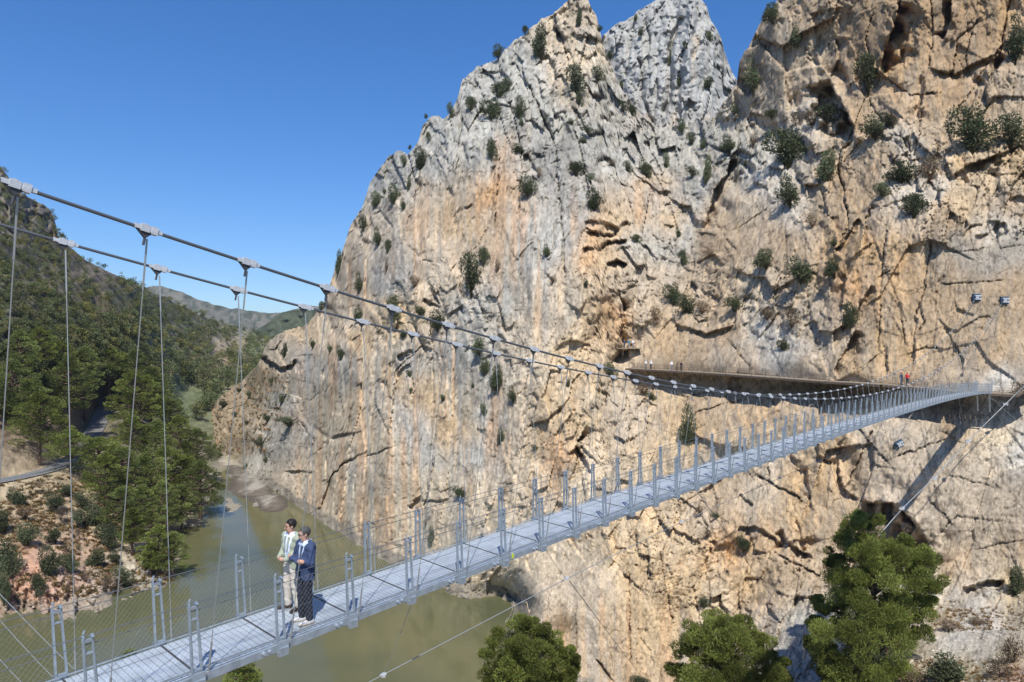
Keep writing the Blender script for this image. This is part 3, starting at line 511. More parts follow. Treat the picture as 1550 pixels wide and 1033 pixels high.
# ================================================================ left shore, valley and far hills
LS = [(-300,120),(-120,190),(0,252),(12,268),(25,287),(45,299),(65,310),(78,322),(84,340),(88,358),(98,368),(112,380),(132,395),(152,405),(172,415),(200,426),(225,440),(252,452),(280,466),(310,480),(345,494),(380,503),(410,512),(450,520),(480,524)]
xs = np.arange(-300., 481., 2.); yt = np.interp(xs, *np.array(LS, float).T)+2.5*fbm(xs/14., xs*0, 215, 4)
LWL = [(-300,940),(-120,936),(0,933),(19,925),(55,921),(81,926),(106,930),(129,934),(145,925),(168,910),(181,902),(203,887),(226,886),(258,879),(266,866),(261,812),(281,802),(305,794),(309,777),(316,760),(326,743),(335,719),(333,700)]
LC = [(x, y, float(wl(x, y))) for x, y in LWL]+[(0,252,255),(-300,120,230),(45,299,270),(85,350,285),(150,405,310),(230,440,380),(330,488,480),(410,512,540),(480,524,640),
 (0,400,215),(-300,400,170),(60,480,215),(0,520,185),(-300,600,135),(150,520,255),(200,480,310),(250,520,350),(300,560,370),(350,540,430),(420,560,420),(300,620,325),(280,600,345),(330,660,300),(330,685,292),(480,600,380),(480,700,300),
 (60,600,195),(150,590,245),(200,620,250),(230,680,220),(280,720,212),(290,760,198),(0,680,163),(-300,730,130),(60,690,168),
 (0,726,152),(50,718,158),(95,704,167),(125,690,182),(140,655,205),(152,634,232),(160,615,258),
 (0,760,146),(60,740,153),(120,730,165),(180,730,178),(220,780,168),(160,780,156),(80,790,144),(0,810,134),(-300,840,116),(60,840,131),(120,840,139),(170,840,143),(220,840,145),(250,850,143),(20,880,123),(100,880,126),(150,890,128),(60,900,121),(200,870,138),(240,820,158),(240,780,178),
 (-300,1090,88),(0,1090,88),(150,1090,94),(250,1090,100),(350,1000,108),(350,900,140),(400,850,165),(360,800,185),(400,740,230),(480,1090,100),(480,800,190)]
LSOIL = [(0,300,(.17,.15,.12)),(60,320,(.18,.155,.125)),(85,345,(.17,.14,.115)),(0,420,(.105,.10,.068)),(100,430,(.16,.135,.10)),(130,440,(.19,.15,.11)),(60,500,(.09,.09,.055)),(200,470,(.10,.10,.065)),(200,520,(.12,.11,.075)),(300,500,(.085,.092,.055)),(320,520,(.34,.29,.22)),(330,540,(.32,.23,.15)),(380,540,(.15,.16,.09)),(300,600,(.12,.14,.075)),(270,610,(.17,.19,.10)),(100,600,(.13,.11,.07)),(200,650,(.12,.11,.07)),(0,680,(.22,.17,.12)),
 (30,740,(.40,.32,.21)),(100,740,(.40,.31,.20)),(160,730,(.33,.28,.18)),(0,800,(.36,.28,.18)),(80,790,(.39,.29,.19)),(140,800,(.40,.30,.20)),(60,830,(.38,.25,.17)),(120,830,(.43,.29,.20)),(30,860,(.44,.25,.17)),(60,890,(.47,.27,.18)),(100,880,(.48,.33,.25)),(130,905,(.46,.36,.28)),(40,915,(.40,.27,.19)),(160,890,(.33,.27,.21)),(180,870,(.30,.25,.19)),(210,870,(.50,.44,.34)),(240,870,(.50,.44,.34)),(220,840,(.38,.32,.22)),(200,800,(.28,.24,.16)),(250,800,(.30,.27,.20)),(280,790,(.45,.40,.32)),(300,780,(.40,.36,.29)),(-300,700,(.3,.25,.16)),(-300,900,(.4,.28,.19))]
ROAD = [at(*p) for p in [(-70,741,146),(0,727.5,152.5),(50,718.5,158.5),(92,704.5,168),(118,690,184),(132,672,203),(144,650,222),(153,632,240),(160,614,262),(164,600,285)]]
ROAD = np.array(ROAD); ROAD[:, 2] = np.interp(np.arange(10), np.arange(10), np.convolve(np.r_[ROAD[0, 2], ROAD[:, 2], ROAD[-1, 2]], [.25, .5, .25], 'valid'))
def near_road(P):
    best = np.full(P.shape[:-1], 1e9); zr = np.zeros(P.shape[:-1])
    for a, b in zip(ROAD[:-1], ROAD[1:]):
        s = (b-a)[:2]; t = np.clip(((P[..., :2]-a[:2])@s)/(s@s), 0, 1); e = P[..., :2]-a[:2]-t[..., None]*s; d = np.hypot(e[..., 0], e[..., 1])
        m = d < best; best = np.where(m, d, best); zr = np.where(m, a[2]+t*(b[2]-a[2]), zr)
    return best, zr
def left_depth(X, Y):
    d = np.array(LC, float); D = 1/np.clip(tps(d[:, :2], 1/d[:, 2], X, Y, 3e-4), 1/900., 1/60.)
    rocky = sstep(835, 870, Y+8*fbm(X/20., Y/20., 231, 2))*sstep(330, 250, X); crag = sstep(420, 330, Y)*sstep(130, 90, X)
    r1, c1 = blocks(X, Y, 22, 30, .2, 221, 1.5, .9); r2, c2 = blocks(X, Y, 9, 12, .1, 222, .9)
    left_depth.r = np.clip(rocky+crag, 0, 1); left_depth.c = (c1+c2)/2
    return D+left_depth.r*(r1+r2)*D/130.+(1-left_depth.r)*fbm(X/18., Y/10., 223, 5)*1.6*D/150.
def left_post(P, X, Y):
    d, z = near_road(P); k = sstep(7.5, 3.0, d); far = sstep(0, 1, 1-k)
    P = P.copy(); P[..., 2] = P[..., 2]*(1-k)+(z-.25)*k
    return P
def left_colour(X, Y, P):
    wx = X+18*fbm(X/30., Y/26., 224, 4); wy = Y+16*fbm(X/30., Y/26., 225, 4)
    C = idw([(a, b) for a, b, _ in LSOIL], [c for _, _, c in LSOIL], wx, wy, 3.4)
    g = sstep(.05, .45, fbm(X/13., Y/7., 226, 4))*(1-left_depth.r)*sstep(700, 730, Y)
    C = C*(1-.5*g[..., None])+.5*g[..., None]*np.array((.26, .23, .135))
    C = C*(1+.7*(left_depth.c-.5)*left_depth.r+.36*fbm(X/5., Y/4., 227, 4))[..., None]
    z = P[..., 2]; band = sstep(1.9, 1.2, z+.4*fbm(X/6., Y/6., 228, 3))*(X < 340)
    C = C*(1-.6*band[..., None])+.6*band[..., None]*np.array((.20, .18, .14))
    return np.clip(C, .02, .7)
LB, lX, lY, lD, lP = relief('hillside', xs, yt, 1085., 430, left_depth, left_colour, M['soil'], back=((8, 2), (25, 10), (60, 34), (120, 90)), post=left_post)
lookL = Look(xs, yt, 1085., lD)
def spotL(x, y):
    i = int(np.clip(round((x-xs_L[0])/2.), 0, len(xs_L)-1)); t = (y-1085.)/(yt_L[i]-1085.); r = int(np.clip(round(t*429), 0, 429)); return lP[r, i]
xs_L, yt_L = xs, yt

def hill(name, pts, depth_pts, colours, seed, ybot):
    x = np.arange(pts[0][0], pts[-1][0]+1, 2.); y = np.interp(x, *np.array(pts, float).T)+2.2*fbm(x/12., x*0, seed, 4)
    def dep(X, Y):
        d = np.array(depth_pts, float); D = 1/np.clip(tps(d[:, :2], 1/d[:, 2], X, Y, 1e-3), 1/4000., 1/100.)
        return D*(1+.012*fbm(X/12., Y/7., seed+1, 4)+.02*fbm(X/40., Y/20., seed+2, 3))
    def colr(X, Y, P):
        g = sstep(-.15, .2, fbm(X/7., Y/4., seed+3, 4)+.4*fbm(X/40., Y/20., seed+4, 2))
        C = np.array(colours[0])*(1-g[..., None])+np.array(colours[1])*g[..., None]
        return C*(1+.25*fbm(X/3., Y/2., seed+5, 3))[..., None]
    return relief(name, x, y, ybot, 120, dep, colr, M['soil'], back=((40, 10), (160, 90), (400, 260)))
hill('far_hill', [(150,470),(200,440),(232,433),(246,433),(270,441),(300,454),(340,465),(380,471),(420,474),(440,470),(470,463),(500,468),(560,476)], [(150,470,1350),(246,433,1500),(380,471,1500),(500,468,1400),(560,476,1400),(150,600,800),(350,600,800),(560,600,800)], [(.165,.155,.125),(.080,.090,.065)], 301, 640.)
hill('near_ridge', [(360,520),(385,500),(400,492),(415,480),(430,473),(445,469),(470,466),(500,470),(560,480)], [(360,520,800),(430,473,820),(500,470,780),(560,480,780),(360,640,520),(560,640,520),(450,560,650)], [(.085,.095,.06),(.055,.066,.04)], 331, 640.)

# road with its kerb line and crash barrier
def ribbon(name, C, w, lift, mat, n=90):
    t = np.linspace(0, len(C)-1, n); P = np.stack([np.interp(t, np.arange(len(C)), C[:, k]) for k in range(3)], 1)
    for _ in range(8): P[1:-1] = .25*P[:-2]+.5*P[1:-1]+.25*P[2:]
    T = np.gradient(P, axis=0); T[:, 2] = 0; T /= np.linalg.norm(T, axis=1)[:, None]; N = np.stack([T[:, 1], -T[:, 0], T[:, 0]*0], 1)
    V = np.concatenate([P-N*w/2, P+N*w/2]); V[:, 2] += lift
    Q = np.array([(i, n+i, n+i+1, i+1) for i in range(n-1)])
    o = obj(name, mesh_np(name, V, Q, mat)); return o, P, N
o, RP, RN = ribbon('road', ROAD, 5.2, .0, M['asphalt']); tag(o, kind='structure')
root = empty('crash_barrier', tuple(RP[0]+RN[0]*2.9), 'low grey steel crash barrier along the outer edge of the road on the left shore', 'crash barrier')
def rel(root, mb):       # shift a mesh built in world coordinates to its root
    l = np.array(root.location); mb.v = [tuple(np.array(v)-l) for v in mb.v]; return mb
mb = MB(); E = RP+RN*2.9
for a, b in zip(E[2:56:1], E[3:57:1]): mb.bar(a+(0, 0, .62), b+(0, 0, .62), .06, .30)
rel(root, mb).build('rail', M['galv'], root)
mp_ = MB(); mp_.bar((0, 0, 0), (0, 0, .72), .12, .12, (1, 0, 0)); pm = mp_.mesh('post', M['galv'])
for k in range(3, 56, 3): obj('post', pm, root, tuple(E[k]-np.array(root.location)+(0, 0, -.08)))

# mud and gravel bars at the head of the lake
def flat(name, poly, h, col1, col2, seed):
    p = np.array(poly, float); W = np.array([at(x, y, wl(x, y)) for x, y in poly])
    gx = np.linspace(W[:, 0].min()-4, W[:, 0].max()+4, 130); gy = np.linspace(W[:, 1].min()-6, W[:, 1].max()+6, 130)
    X, Y = np.meshgrid(gx, gy); ins = inpoly(X, Y, [tuple(q[:2]) for q in W]); ds, _, _ = polydist(X, Y, np.vstack([W[:, :2], W[:1, :2]]))
    s = np.where(ins, ds, -ds); Z = h*np.clip(s/6., -1.2, 1)+h*.55*fbm(X/7., Y/12., seed, 4)-.02
    g = sstep(-.1, .35, fbm(X/6., Y/14., seed+1, 4)+.5*fbm(X/2., Y/4., seed+2, 2)*.5)
    C = np.array(col1)*(1-g[..., None])+np.array(col2)*g[..., None]; wet = sstep(.16*h, .7*h, Z); C = C*(.62+.38*wet)[..., None]
    I = np.arange(X.size).reshape(X.shape); Q = np.stack([I[:-1, :-1], I[:-1, 1:], I[1:, 1:], I[1:, :-1]], -1).reshape(-1, 4)
    o = obj(name, mesh_np(name, np.stack([X, Y, Z], -1).reshape(-1, 3), Q, M['soil'], C.reshape(-1, 3))); tag(o, kind='structure')
flat('mudflat', [(338,716),(348,706),(368,706),(392,720),(416,738),(430,752),(438,766),(428,774),(405,775),(380,764),(362,752),(345,745)], .32, (.16,.135,.105), (.33,.30,.25), 401)
flat('gravel_bar', [(338,756),(346,752),(358,756),(360,766),(350,775),(340,770)], .5, (.36,.31,.24), (.45,.40,.32), 411)
flat('gravel_bar', [(372,745),(384,750),(400,757),(398,766),(382,768),(376,758)], .42, (.40,.36,.30), (.5,.46,.40), 421)
flat('riverbank', [(318,700),(332,692),(350,688),(372,700),(378,712),(352,706),(342,712),(330,720)], .5, (.40,.35,.27), (.33,.30,.20), 431)
# ================================================================ leaves, shrubs, pines
rng = np.random.default_rng(7)
def leaves(C, D, L, Wd, cols, rs):
    """one small diamond leaf or needle tuft per centre, pointing along D"""
    n = len(C); D = D/(np.linalg.norm(D, axis=1)[:, None]+1e-9)
    S = np.cross(D, rs.normal(size=(n, 3))); S /= np.linalg.norm(S, axis=1)[:, None]+1e-9
    L = np.broadcast_to(L, (n,))[:, None]*rs.uniform(.6, 1.3, (n, 1)); Wd = np.broadcast_to(Wd, (n,))[:, None]*rs.uniform(.7, 1.3, (n, 1))
    bend = np.cross(S, D)*L*.15
    V = np.stack([C-D*L*.5, C+S*Wd*.5+bend, C+D*L*.5, C-S*Wd*.5+bend], 1).reshape(-1, 3)
    Q = np.arange(4*n).reshape(n, 4)
    return V, Q, np.repeat(cols, 4, 0)
def sph(n, rs):
    v = rs.normal(size=(n, 3)); return v/np.linalg.norm(v, axis=1)[:, None]
def shrub_mesh(name, seed, n=900, lobes=6, flat_=.8, mat=None, tall=False, gap=.0):
    rs = np.random.default_rng(seed); Cs = []; Ds = []; K = []
    for i in range(lobes):
        a = rs.uniform(0, 6.28); r = rs.uniform(.1, .62); c = np.array([r*math.cos(a), r*math.sin(a)*.8, rs.uniform(-.45, .5)*(1.0)])
        if i == 0: c = np.array([0, 0, -.05])
        s = rs.uniform(.28, .52); m = int(n*s*s*4/lobes); d = sph(m, rs); rad = s*rs.uniform(.55, 1.08, m)**.6
        p = c+d*rad[:, None]*np.array([1, 1, flat_]); Cs.append(p); Ds.append(d+rs.normal(size=(m, 3))*.6+np.array([0, 0, .35])); K.append(np.full(m, rs.uniform(.72, 1.3))*rs.uniform(.75, 1.25, m))
    C = np.concatenate(Cs); D = np.concatenate(Ds); k = np.concatenate(K)
    C += .06*rs.normal(size=C.shape)
    z0, z1 = C[:, 2].min(), C[:, 2].max(); h = np.abs(C[:, :2]).max()
    C[:, 2] = (C[:, 2]-z0)/(z1-z0)-.5; C[:, :2] /= h*2
    cols = np.stack([k*rs.uniform(.9, 1.15, len(k)), k, k*rs.uniform(.85, 1.1, len(k))], 1)
    V, Q, cc = leaves(C, D, .068, .036, cols, rs)
    tw = MB()
    for i in range(7):
        e = C[rs.integers(len(C))]*.8; tw.tube([(0, 0, -.55), e*.5+np.array([0, 0, -.2]), e], [.018, .012, .006], 4)
    tv = np.array(tw.v); tq = [f for f in tw.f if len(f) == 4]; tq = np.array(tq)+len(V)
    V = np.concatenate([V, tv]); Q = np.concatenate([Q, tq]); cc = np.concatenate([cc, np.full((len(tv), 3), .8)*np.array([1.1, .8, .7])])
    return mesh_np(name, V, Q, mat, cc)
SHR = [shrub_mesh('shrub', 100+i, 2900, 5+i % 4, [.8, .9, .7, 1.][i % 4], M['shrub']) for i in range(7)]
DRY = [shrub_mesh('dry_shrub', 200+i, 1300, 5, .7, M['drybush']) for i in range(3)]
def put(name, me, x, y, w, h, d, label, cat, group=None, sink=.30, depthk=.8):
    """plant of w x h photo pixels standing at distance d, rooted in the rock behind it"""
    P = at(x, y, d); s = d/F
    o = obj(name, me, None, tuple(P)); W = w*s; H = h*s
    o.scale = (W, W*depthk, H); o.rotation_euler = (0, 0, rng.uniform(-.6, .6))
    return tag(o, label, cat, group)

def pine_crown(seed, H, Rr, mat, n_br=60, per=120, L=.42, Wd=.10, base=.18, top_pow=.8, shape='round', dens=1.):
    """branches carrying plates of needle tufts; light and dark plates, gaps between them"""
    rs = np.random.default_rng(seed); Cs = []; Ds = []; K = []; tw = MB()
    for i in range(n_br):
        f = (i+.5)/n_br; z = H*(base+(1-base)*f**.95)
        prof = math.sin(math.pi*min(1., (f*.80+.22)))**.75 if shape == 'round' else (1.05-f)**.75*min(1, .55+f*2.4)
        a = i*2.399+rs.uniform(-.5, .5); r = Rr*prof*rs.uniform(.45, 1.08)
        c = np.array([r*math.cos(a), r*math.sin(a), z+rs.uniform(-.03, .03)*H])
        s = Rr*rs.uniform(.20, .36)*(1.05-.45*f)
        m = int(per*dens*rs.uniform(.7, 1.3)); d = sph(m, rs); q = rs.uniform(.35, 1., m)**.4
        p = c+d*(q*s)[:, None]*np.array([1.15, 1.15, .55])
        out = np.array([math.cos(a), math.sin(a), .55])
        Cs.append(p); Ds.append(d*.8+out*.7+rs.normal(size=(m, 3))*.45+np.array([0, 0, .35])); K.append(np.full(m, rs.uniform(.68, 1.32))*rs.uniform(.8, 1.2, m))
        if r > .2*Rr: tw.tube([(0, 0, z-.10*H*rs.uniform(.5, 1)), c*np.array([.5, .5, 1])-np.array([0, 0, .03*H]), c], [.012*H, .008*H, .003*H], 4, False)
    C = np.concatenate(Cs); D = np.concatenate(Ds); k = np.concatenate(K)
    yel = rs.uniform(.85, 1.25, len(k)); cols = np.stack([k*yel, k, k*rs.uniform(.7, 1.1, len(k))], 1)
    V, Q, cc = leaves(C, D, L, Wd, cols, rs)
    return mesh_np('crown', V, Q, mat, cc), tw
def pine_trunk(H, seed, lean=.04, extra=None):
    rs = np.random.default_rng(seed); mb = MB()
    pts = [(lean*H*t*t*rs.uniform(.5, 1.5), lean*H*t*rs.uniform(-1, 1), H*t) for t in (0, .15, .35, .55, .75, .93)]
    pts[0] = (0, 0, -1.5)
    mb.tube(pts, [.030*H, .024*H, .019*H, .014*H, .009*H, .003*H], 7)
    if extra: mb.add(extra.v, extra.f)
    return mb.mesh('trunk', M['bark'], True)
PROTO = []
for i, (Rr, sh, mt) in enumerate([(.34,'round','pine'),(.40,'round','pinedark'),(.30,'cone','pine'),(.36,'round','pinedark'),(.44,'round','pine')]):
    cm, tw = pine_crown(500+i, 1., Rr, M[mt], 50, 210, .034, .0095, .24 if i != 4 else .4, shape=sh)
    PROTO.append((cm, pine_trunk(1., 520+i, .05, tw)))
def pine(x, yb, h, d, k, label, wide=1., group='pines on the left shore'):
    P = at(x, yb, d); H = h*d/F
    r = empty('pine_tree', tuple(P), label, 'tree', group); r.scale = (H*wide, H*wide, H); r.rotation_euler = (0, 0, rng.uniform(0, 6.28))
    obj('crown', PROTO[k][0], r); obj('trunk', PROTO[k][1], r)
    return r
# pines between the road and the lake and above the road: x, foot y, height px, kind, width factor, label
PN = [(45,655,75,1,1.1,'dark pine at the left edge of the photo above the road bend'),(60,690,92,0,1.15,'broad green pine standing on the uphill verge of the road, far left'),(20,640,90,3,1.,'tall dark pine at the left edge behind the roadside pine'),
 (105,640,95,3,1.,'dark grey green pine above the inner curve of the road'),(128,600,70,1,1.,'dark pine high above the gap where the road reappears'),(90,590,70,0,1.,'pine on the slope above the dark grey green pine'),
 (28,580,75,3,1.,'dark pine on the left edge of the slope, above the far left roadside pines'),(60,560,62,0,1.,'olive green pine high on the left slope below the brown scree'),
 (203,655,90,0,1.1,'sunlit pine just right of the short road stretch'),(205,610,75,1,1.,'pine on the slope above the short road stretch'),(228,650,88,3,1.,'dark pine right of the sunlit roadside pine'),(165,590,62,4,1.,'flat crowned pine left of the thin light meadow'),
 (106,718,64,4,1.25,'umbrella shaped pine leaning over the road near its bend'),(150,738,72,4,1.1,'wide pine growing on the bank just below the road bend'),(200,705,72,0,1.1,'pine in the middle of the left bank wood'),(238,715,75,3,1.05,'grey green pine in the middle of the left bank wood, right of centre'),
 (270,700,68,0,1.,'light green pine near the top of the wood towards the stream'),(258,668,60,1,1.,'pine at the upper right rim of the left bank wood'),(298,720,66,1,1.05,'pine at the right rim of the wood above the stream mouth'),
 (160,770,80,0,1.1,'pine on the upper bank below the umbrella shaped pine'),(185,765,82,1,1.1,'dark pine beside the shadowed gap in the wood'),(220,770,80,3,1.1,'dark pine in the heart of the left bank wood'),(250,765,85,0,1.1,'big sunlit pine above the narrow cove'),(282,770,78,0,1.05,'yellow green pine leaning out over the stream mouth'),(303,785,82,1,1.,'outermost pine of the wood overhanging the water'),
 (185,815,72,1,1.1,'dark pine in the shade above the small cove'),(215,815,76,3,1.1,'shaded pine above the rocky cove'),(245,810,76,1,1.05,'dark pine with foliage hanging to the cove water'),(275,800,62,3,1.2,'low dark pine crouching on the shore by the cove'),
 (200,838,66,2,1.1,'bright yellow green young pine on the bank above the white rock'),(240,868,70,0,1.1,'pine on the shore point above the white rocks'),(262,872,62,1,1.05,'dark pine at the tip of the shore point'),(228,872,48,2,1.,'short bright pine left of the shore point pine')]
for x, yb, h, k, wd, lb in PN: pine(x, yb, h*1.04, lookL(x, min(yb, 1000))*.995, k, lb, wd)
# shrubs on the near bank
BK = [(27,752,40,28,0,'round dark shrub on the dry slope just below the road, left end'),(38,775,34,22,1,'grey twiggy bush under the round dark shrub on the dry slope'),(85,757,40,24,0,'wide dark shrub on the dry slope below the road bend'),(102,741,30,16,0,'low shrub right under the crash barrier'),(128,756,36,26,0,'shrub on the dry slope between road bend and wood'),(146,778,44,34,0,'tall shrub at the edge of the wood on the dry slope'),(118,782,34,20,0,'flat green shrub in the middle of the dry slope'),(5,790,34,38,0,'dark bush cut by the left edge, level with the dry slope'),(43,806,40,36,0,'dark green double bush in the middle of the dry slope'),(84,811,34,24,0,'round green bush alone on the bare reddish soil'),(8,845,52,56,0,'big dark bush at the left edge above the pink rock'),(162,810,46,34,0,'bush left of the bright young pine'),(76,848,40,52,0,'dark bush hanging down the pink rock face'),(92,776,26,20,1,'dry tuft on the slope above the lone green bush'),(150,846,40,32,0,'bush on the brow above the shore rocks'),(55,886,28,38,0,'dark bush low on the pink rock near the water'),(103,852,34,28,0,'bush at the top of the pale rock fin'),(188,868,38,32,0,'bush beside the white rock point'),(168,880,36,28,1,'brown bush among the dark shore rocks'),(6,885,36,60,0,'dark bush at the left edge just above the water'),(118,805,16,10,1,'small dry tuft on the bare reddish soil'),(176,842,30,22,0,'small bush under the bright young pine'),(130,870,30,20,1,'dry brown bush on the face above the shore rocks'),(60,733,24,12,1,'dry grass tuft below the crash barrier'),(140,725,40,22,0,'shrub in the shade under the umbrella shaped pine')]
for x, y, w_, h_, dry, lb in BK: put('dry_bush' if dry else 'bush', (DRY if dry else SHR)[int(x*7+y) % (3 if dry else 7)], x, y, w_, h_, lookL(x, y+h_*.3)*.985, lb, 'bush', 'bushes on the left bank')

# the wood on the slopes behind reads as one mass
def wood(name, n, test, look_, hpx, seed, kf, mat):
    rs = np.random.default_rng(seed); Cs = []; Ds = []; Ks = []; Ls = []; t = 0
    while t < n:
        x = rs.uniform(-120, 470); y = rs.uniform(250, 700)
        p, dens = test(x, y)
        if not p or rs.uniform() > dens: continue
        t += 1; d = look_(x, y); s = d/F; h = hpx(x, y)*rs.uniform(.6, 1.35)*s; r = h*rs.uniform(.36, .55)
        P = at(x, y, d); base = rs.uniform(.66, 1.32); g = rs.uniform(0, 1)
        hue = np.array([1.0, 1., 1.]) if g < .7 else (np.array([1.35, 1.12, .8]) if g < .9 else np.array([1.5, 1.2, 1.35]))
        for l in range(7):
            a = rs.uniform(0, 6.28); q = rs.uniform(0, .75)*r; c = P+np.array([q*math.cos(a), q*math.sin(a), h*rs.uniform(.28, .85)]); sr = r*rs.uniform(.35, .6)
            m = kf; dd = sph(m, rs); Cs.append(c+dd*sr*np.array([1, 1, .7])*rs.uniform(.6, 1.05, (m, 1))); Ds.append(dd+np.array([0, 0, .4])+.5*rs.normal(size=(m, 3)))
            Ks.append(np.repeat((base*hue*rs.uniform(.8, 1.2))[None], m, 0)*rs.uniform(.8, 1.2, (m, 1))); Ls.append(np.full(m, r*.21))
    V, Q, cc = leaves(np.concatenate(Cs), np.concatenate(Ds), np.concatenate(Ls), np.concatenate(Ls)*.55, np.concatenate(Ks), rs)
    o = obj(name, mesh_np(name, V, Q, M[mat], cc)); return tag(o, kind='stuff')
def in_wood(x, y):
    i = np.interp(x, xs_L, yt_L)
    if y < i+2 or x > 440: return False, 0
    lim = np.interp(x, [-120, 0, 60, 110, 170, 230, 300, 340, 440], [640, 640, 600, 590, 585, 620, 640, 600, 560])
    if y > lim: return False, 0
    bare = fbm(np.array([x/38.]), np.array([y/22.]), 901, 3)[0]
    dn = .95 if y > 480 else .85
    if y < 345 and x < 100: dn = .45
    if bare > .30 and y < 500: dn *= .3
    if 255 < x < 305 and 585 < y < 625: dn *= .1
    if 300 < x < 370 and 508 < y < 545 and bare > .05: dn *= .15
    return True, dn
wood('pine_wood', 3000, in_wood, lookL, lambda x, y: np.interp(y, [250, 420, 500, 600], [10, 13, 17, 26]) if x < 220 else np.interp(y, [430, 520, 600], [8, 13, 22]), 911, 34, 'wood_far')

# dry grass, stones: more than one could count
def litter(name, n, test, cmap, seed, mat, size, stones=False):
    rs = np.random.default_rng(seed); Cs = []; Ds = []; Ks = []; Ls = []; t = 0; tries = 0
    mb = MB()
    while t < n and tries < n*40:
        tries += 1; P, s, x, y = test(rs)
        if P is None: continue
        t += 1; r = rs.uniform(*size)*s
        if stones:
            v = np.array([(1,0,0),(-1,0,0),(0,1,0),(0,-1,0),(0,0,1),(0,0,-1)], float)*rs.uniform(.5, 1.2, (6, 1))+rs.normal(size=(6, 3))*.18; mb.add(P+v*r*np.array([1.2, 1, .8]), [(0,2,4),(2,1,4),(1,3,4),(3,0,4),(2,0,5),(1,2,5),(3,1,5),(0,3,5)])
        else:
            m = 12; d = sph(m, rs)*np.array([1, 1, .25])+np.array([0, 0, .8]); Cs.append(P+d*r*.4); Ds.append(d); Ls.append(np.full(m, r)); Ks.append(np.repeat(np.array(cmap(rs))[None]*rs.uniform(.75, 1.25), m, 0))
    if stones: return tag(mb.build(name, mat), kind='stuff')
    V, Q, cc = leaves(np.concatenate(Cs), np.concatenate(Ds), np.concatenate(Ls), np.concatenate(Ls)*.16, np.concatenate(Ks), rs)
    return tag(obj(name, mesh_np(name, V, Q, mat, cc)), kind='stuff')
def bank_spot(rs):
    x = rs.uniform(-20, 260); y = rs.uniform(715, 905)
    if fbm(np.array([x/26.]), np.array([y/16.]), 955, 3)[0] < -.08: return None, 0, 0, 0
    d = lookL(x, y); P = spotL(x, y)
    if near_road(P)[0] < 3.4: return None, 0, 0, 0
    return P, d/F, x, y
litter('dry_grass', 2600, bank_spot, lambda r: (1.5, 1.25, .8) if r.uniform() < .6 else (.75, .78, .5), 956, M['drybush'], (3., 7.))
litter('shore_stones', 240, lambda r: (lambda x, y: (spotL(x, y), lookL(x, y)/F, x, y))(r.uniform(0, 250), r.uniform(850, 925)), None, 957, plain('pale_stone', (.40, .33, .26), .9, 0, .2, .4), (1., 3.2), True)
# ================================================================ suspension footbridge (straight in plan, one post pair every 1.44 m)
S = 1.44; RO = .0551844; X0, Y0, AN = -4.86304, 6.16857, .709608; NB = 73; WD = .907117; PH = .807645
def fp(i, lat, z):
    x = (X0+i*math.sin(AN)+lat*math.cos(AN))*S; y = (Y0+i*math.cos(AN)-lat*math.sin(AN))*S; z = z*S
    return CAM+np.array([x*math.cos(RO)+z*math.sin(RO), y, z*math.cos(RO)-x*math.sin(RO)])
dz = lambda i: -3.8912413+.054038363*i-.00048712921*i*i+2.9794157e-06*i**3-2.9548562e-08*i**4
cz = lambda i: 1.00647-.186124*i+.00363254*i*i-2.138e-06*i**3
co = lambda i: .281462+(.00175139 if i < 16 else 8.4272e-05)*(i-16)**2
DV = np.array(fp(1, 0, 0)-fp(0, 0, 0)); DV /= np.linalg.norm(DV); NV = np.array(fp(0, 1, 0)-fp(0, 0, 0)); NV /= np.linalg.norm(NV); UV = np.cross(NV, DV); UV = UV if UV[2] > 0 else -UV
def deckp(i, lat=0., up=0.): return fp(i, lat, dz(i))+UV*up
ANC = {1: at(1519, 455, look(1519, 455)-.1), -1: at(1478, 450, look(1478, 450)-.1)}
IE = NB+1.0
def cablep(i, s):
    p = fp(i, s*(WD/2+co(i)), cz(i))
    if i > 24: p = p+(ANC[s]-fp(IE, s*(WD/2+co(IE)), cz(IE)))*((i-24)/(IE-24))**1.5
    return p
def sag_line(a, b, sag, k=9):
    t = np.linspace(0, 1, k)[:, None]; p = np.asarray(a)*(1-t)+np.asarray(b)*t; p[:, 2] -= (4*sag*t*(1-t))[:, 0]; return p
B0 = deckp(0); br = empty('suspension_bridge', tuple(B0), 'long grey steel suspension footbridge with wire net sides crossing the gorge', 'suspension bridge')
def bpart(mb, name, mat, parent=None, smooth=False):
    l = B0; mb.v = [tuple(np.array(v)-l) for v in mb.v]
    return mb.build(name, mat, parent or br, smooth)
I0 = -8
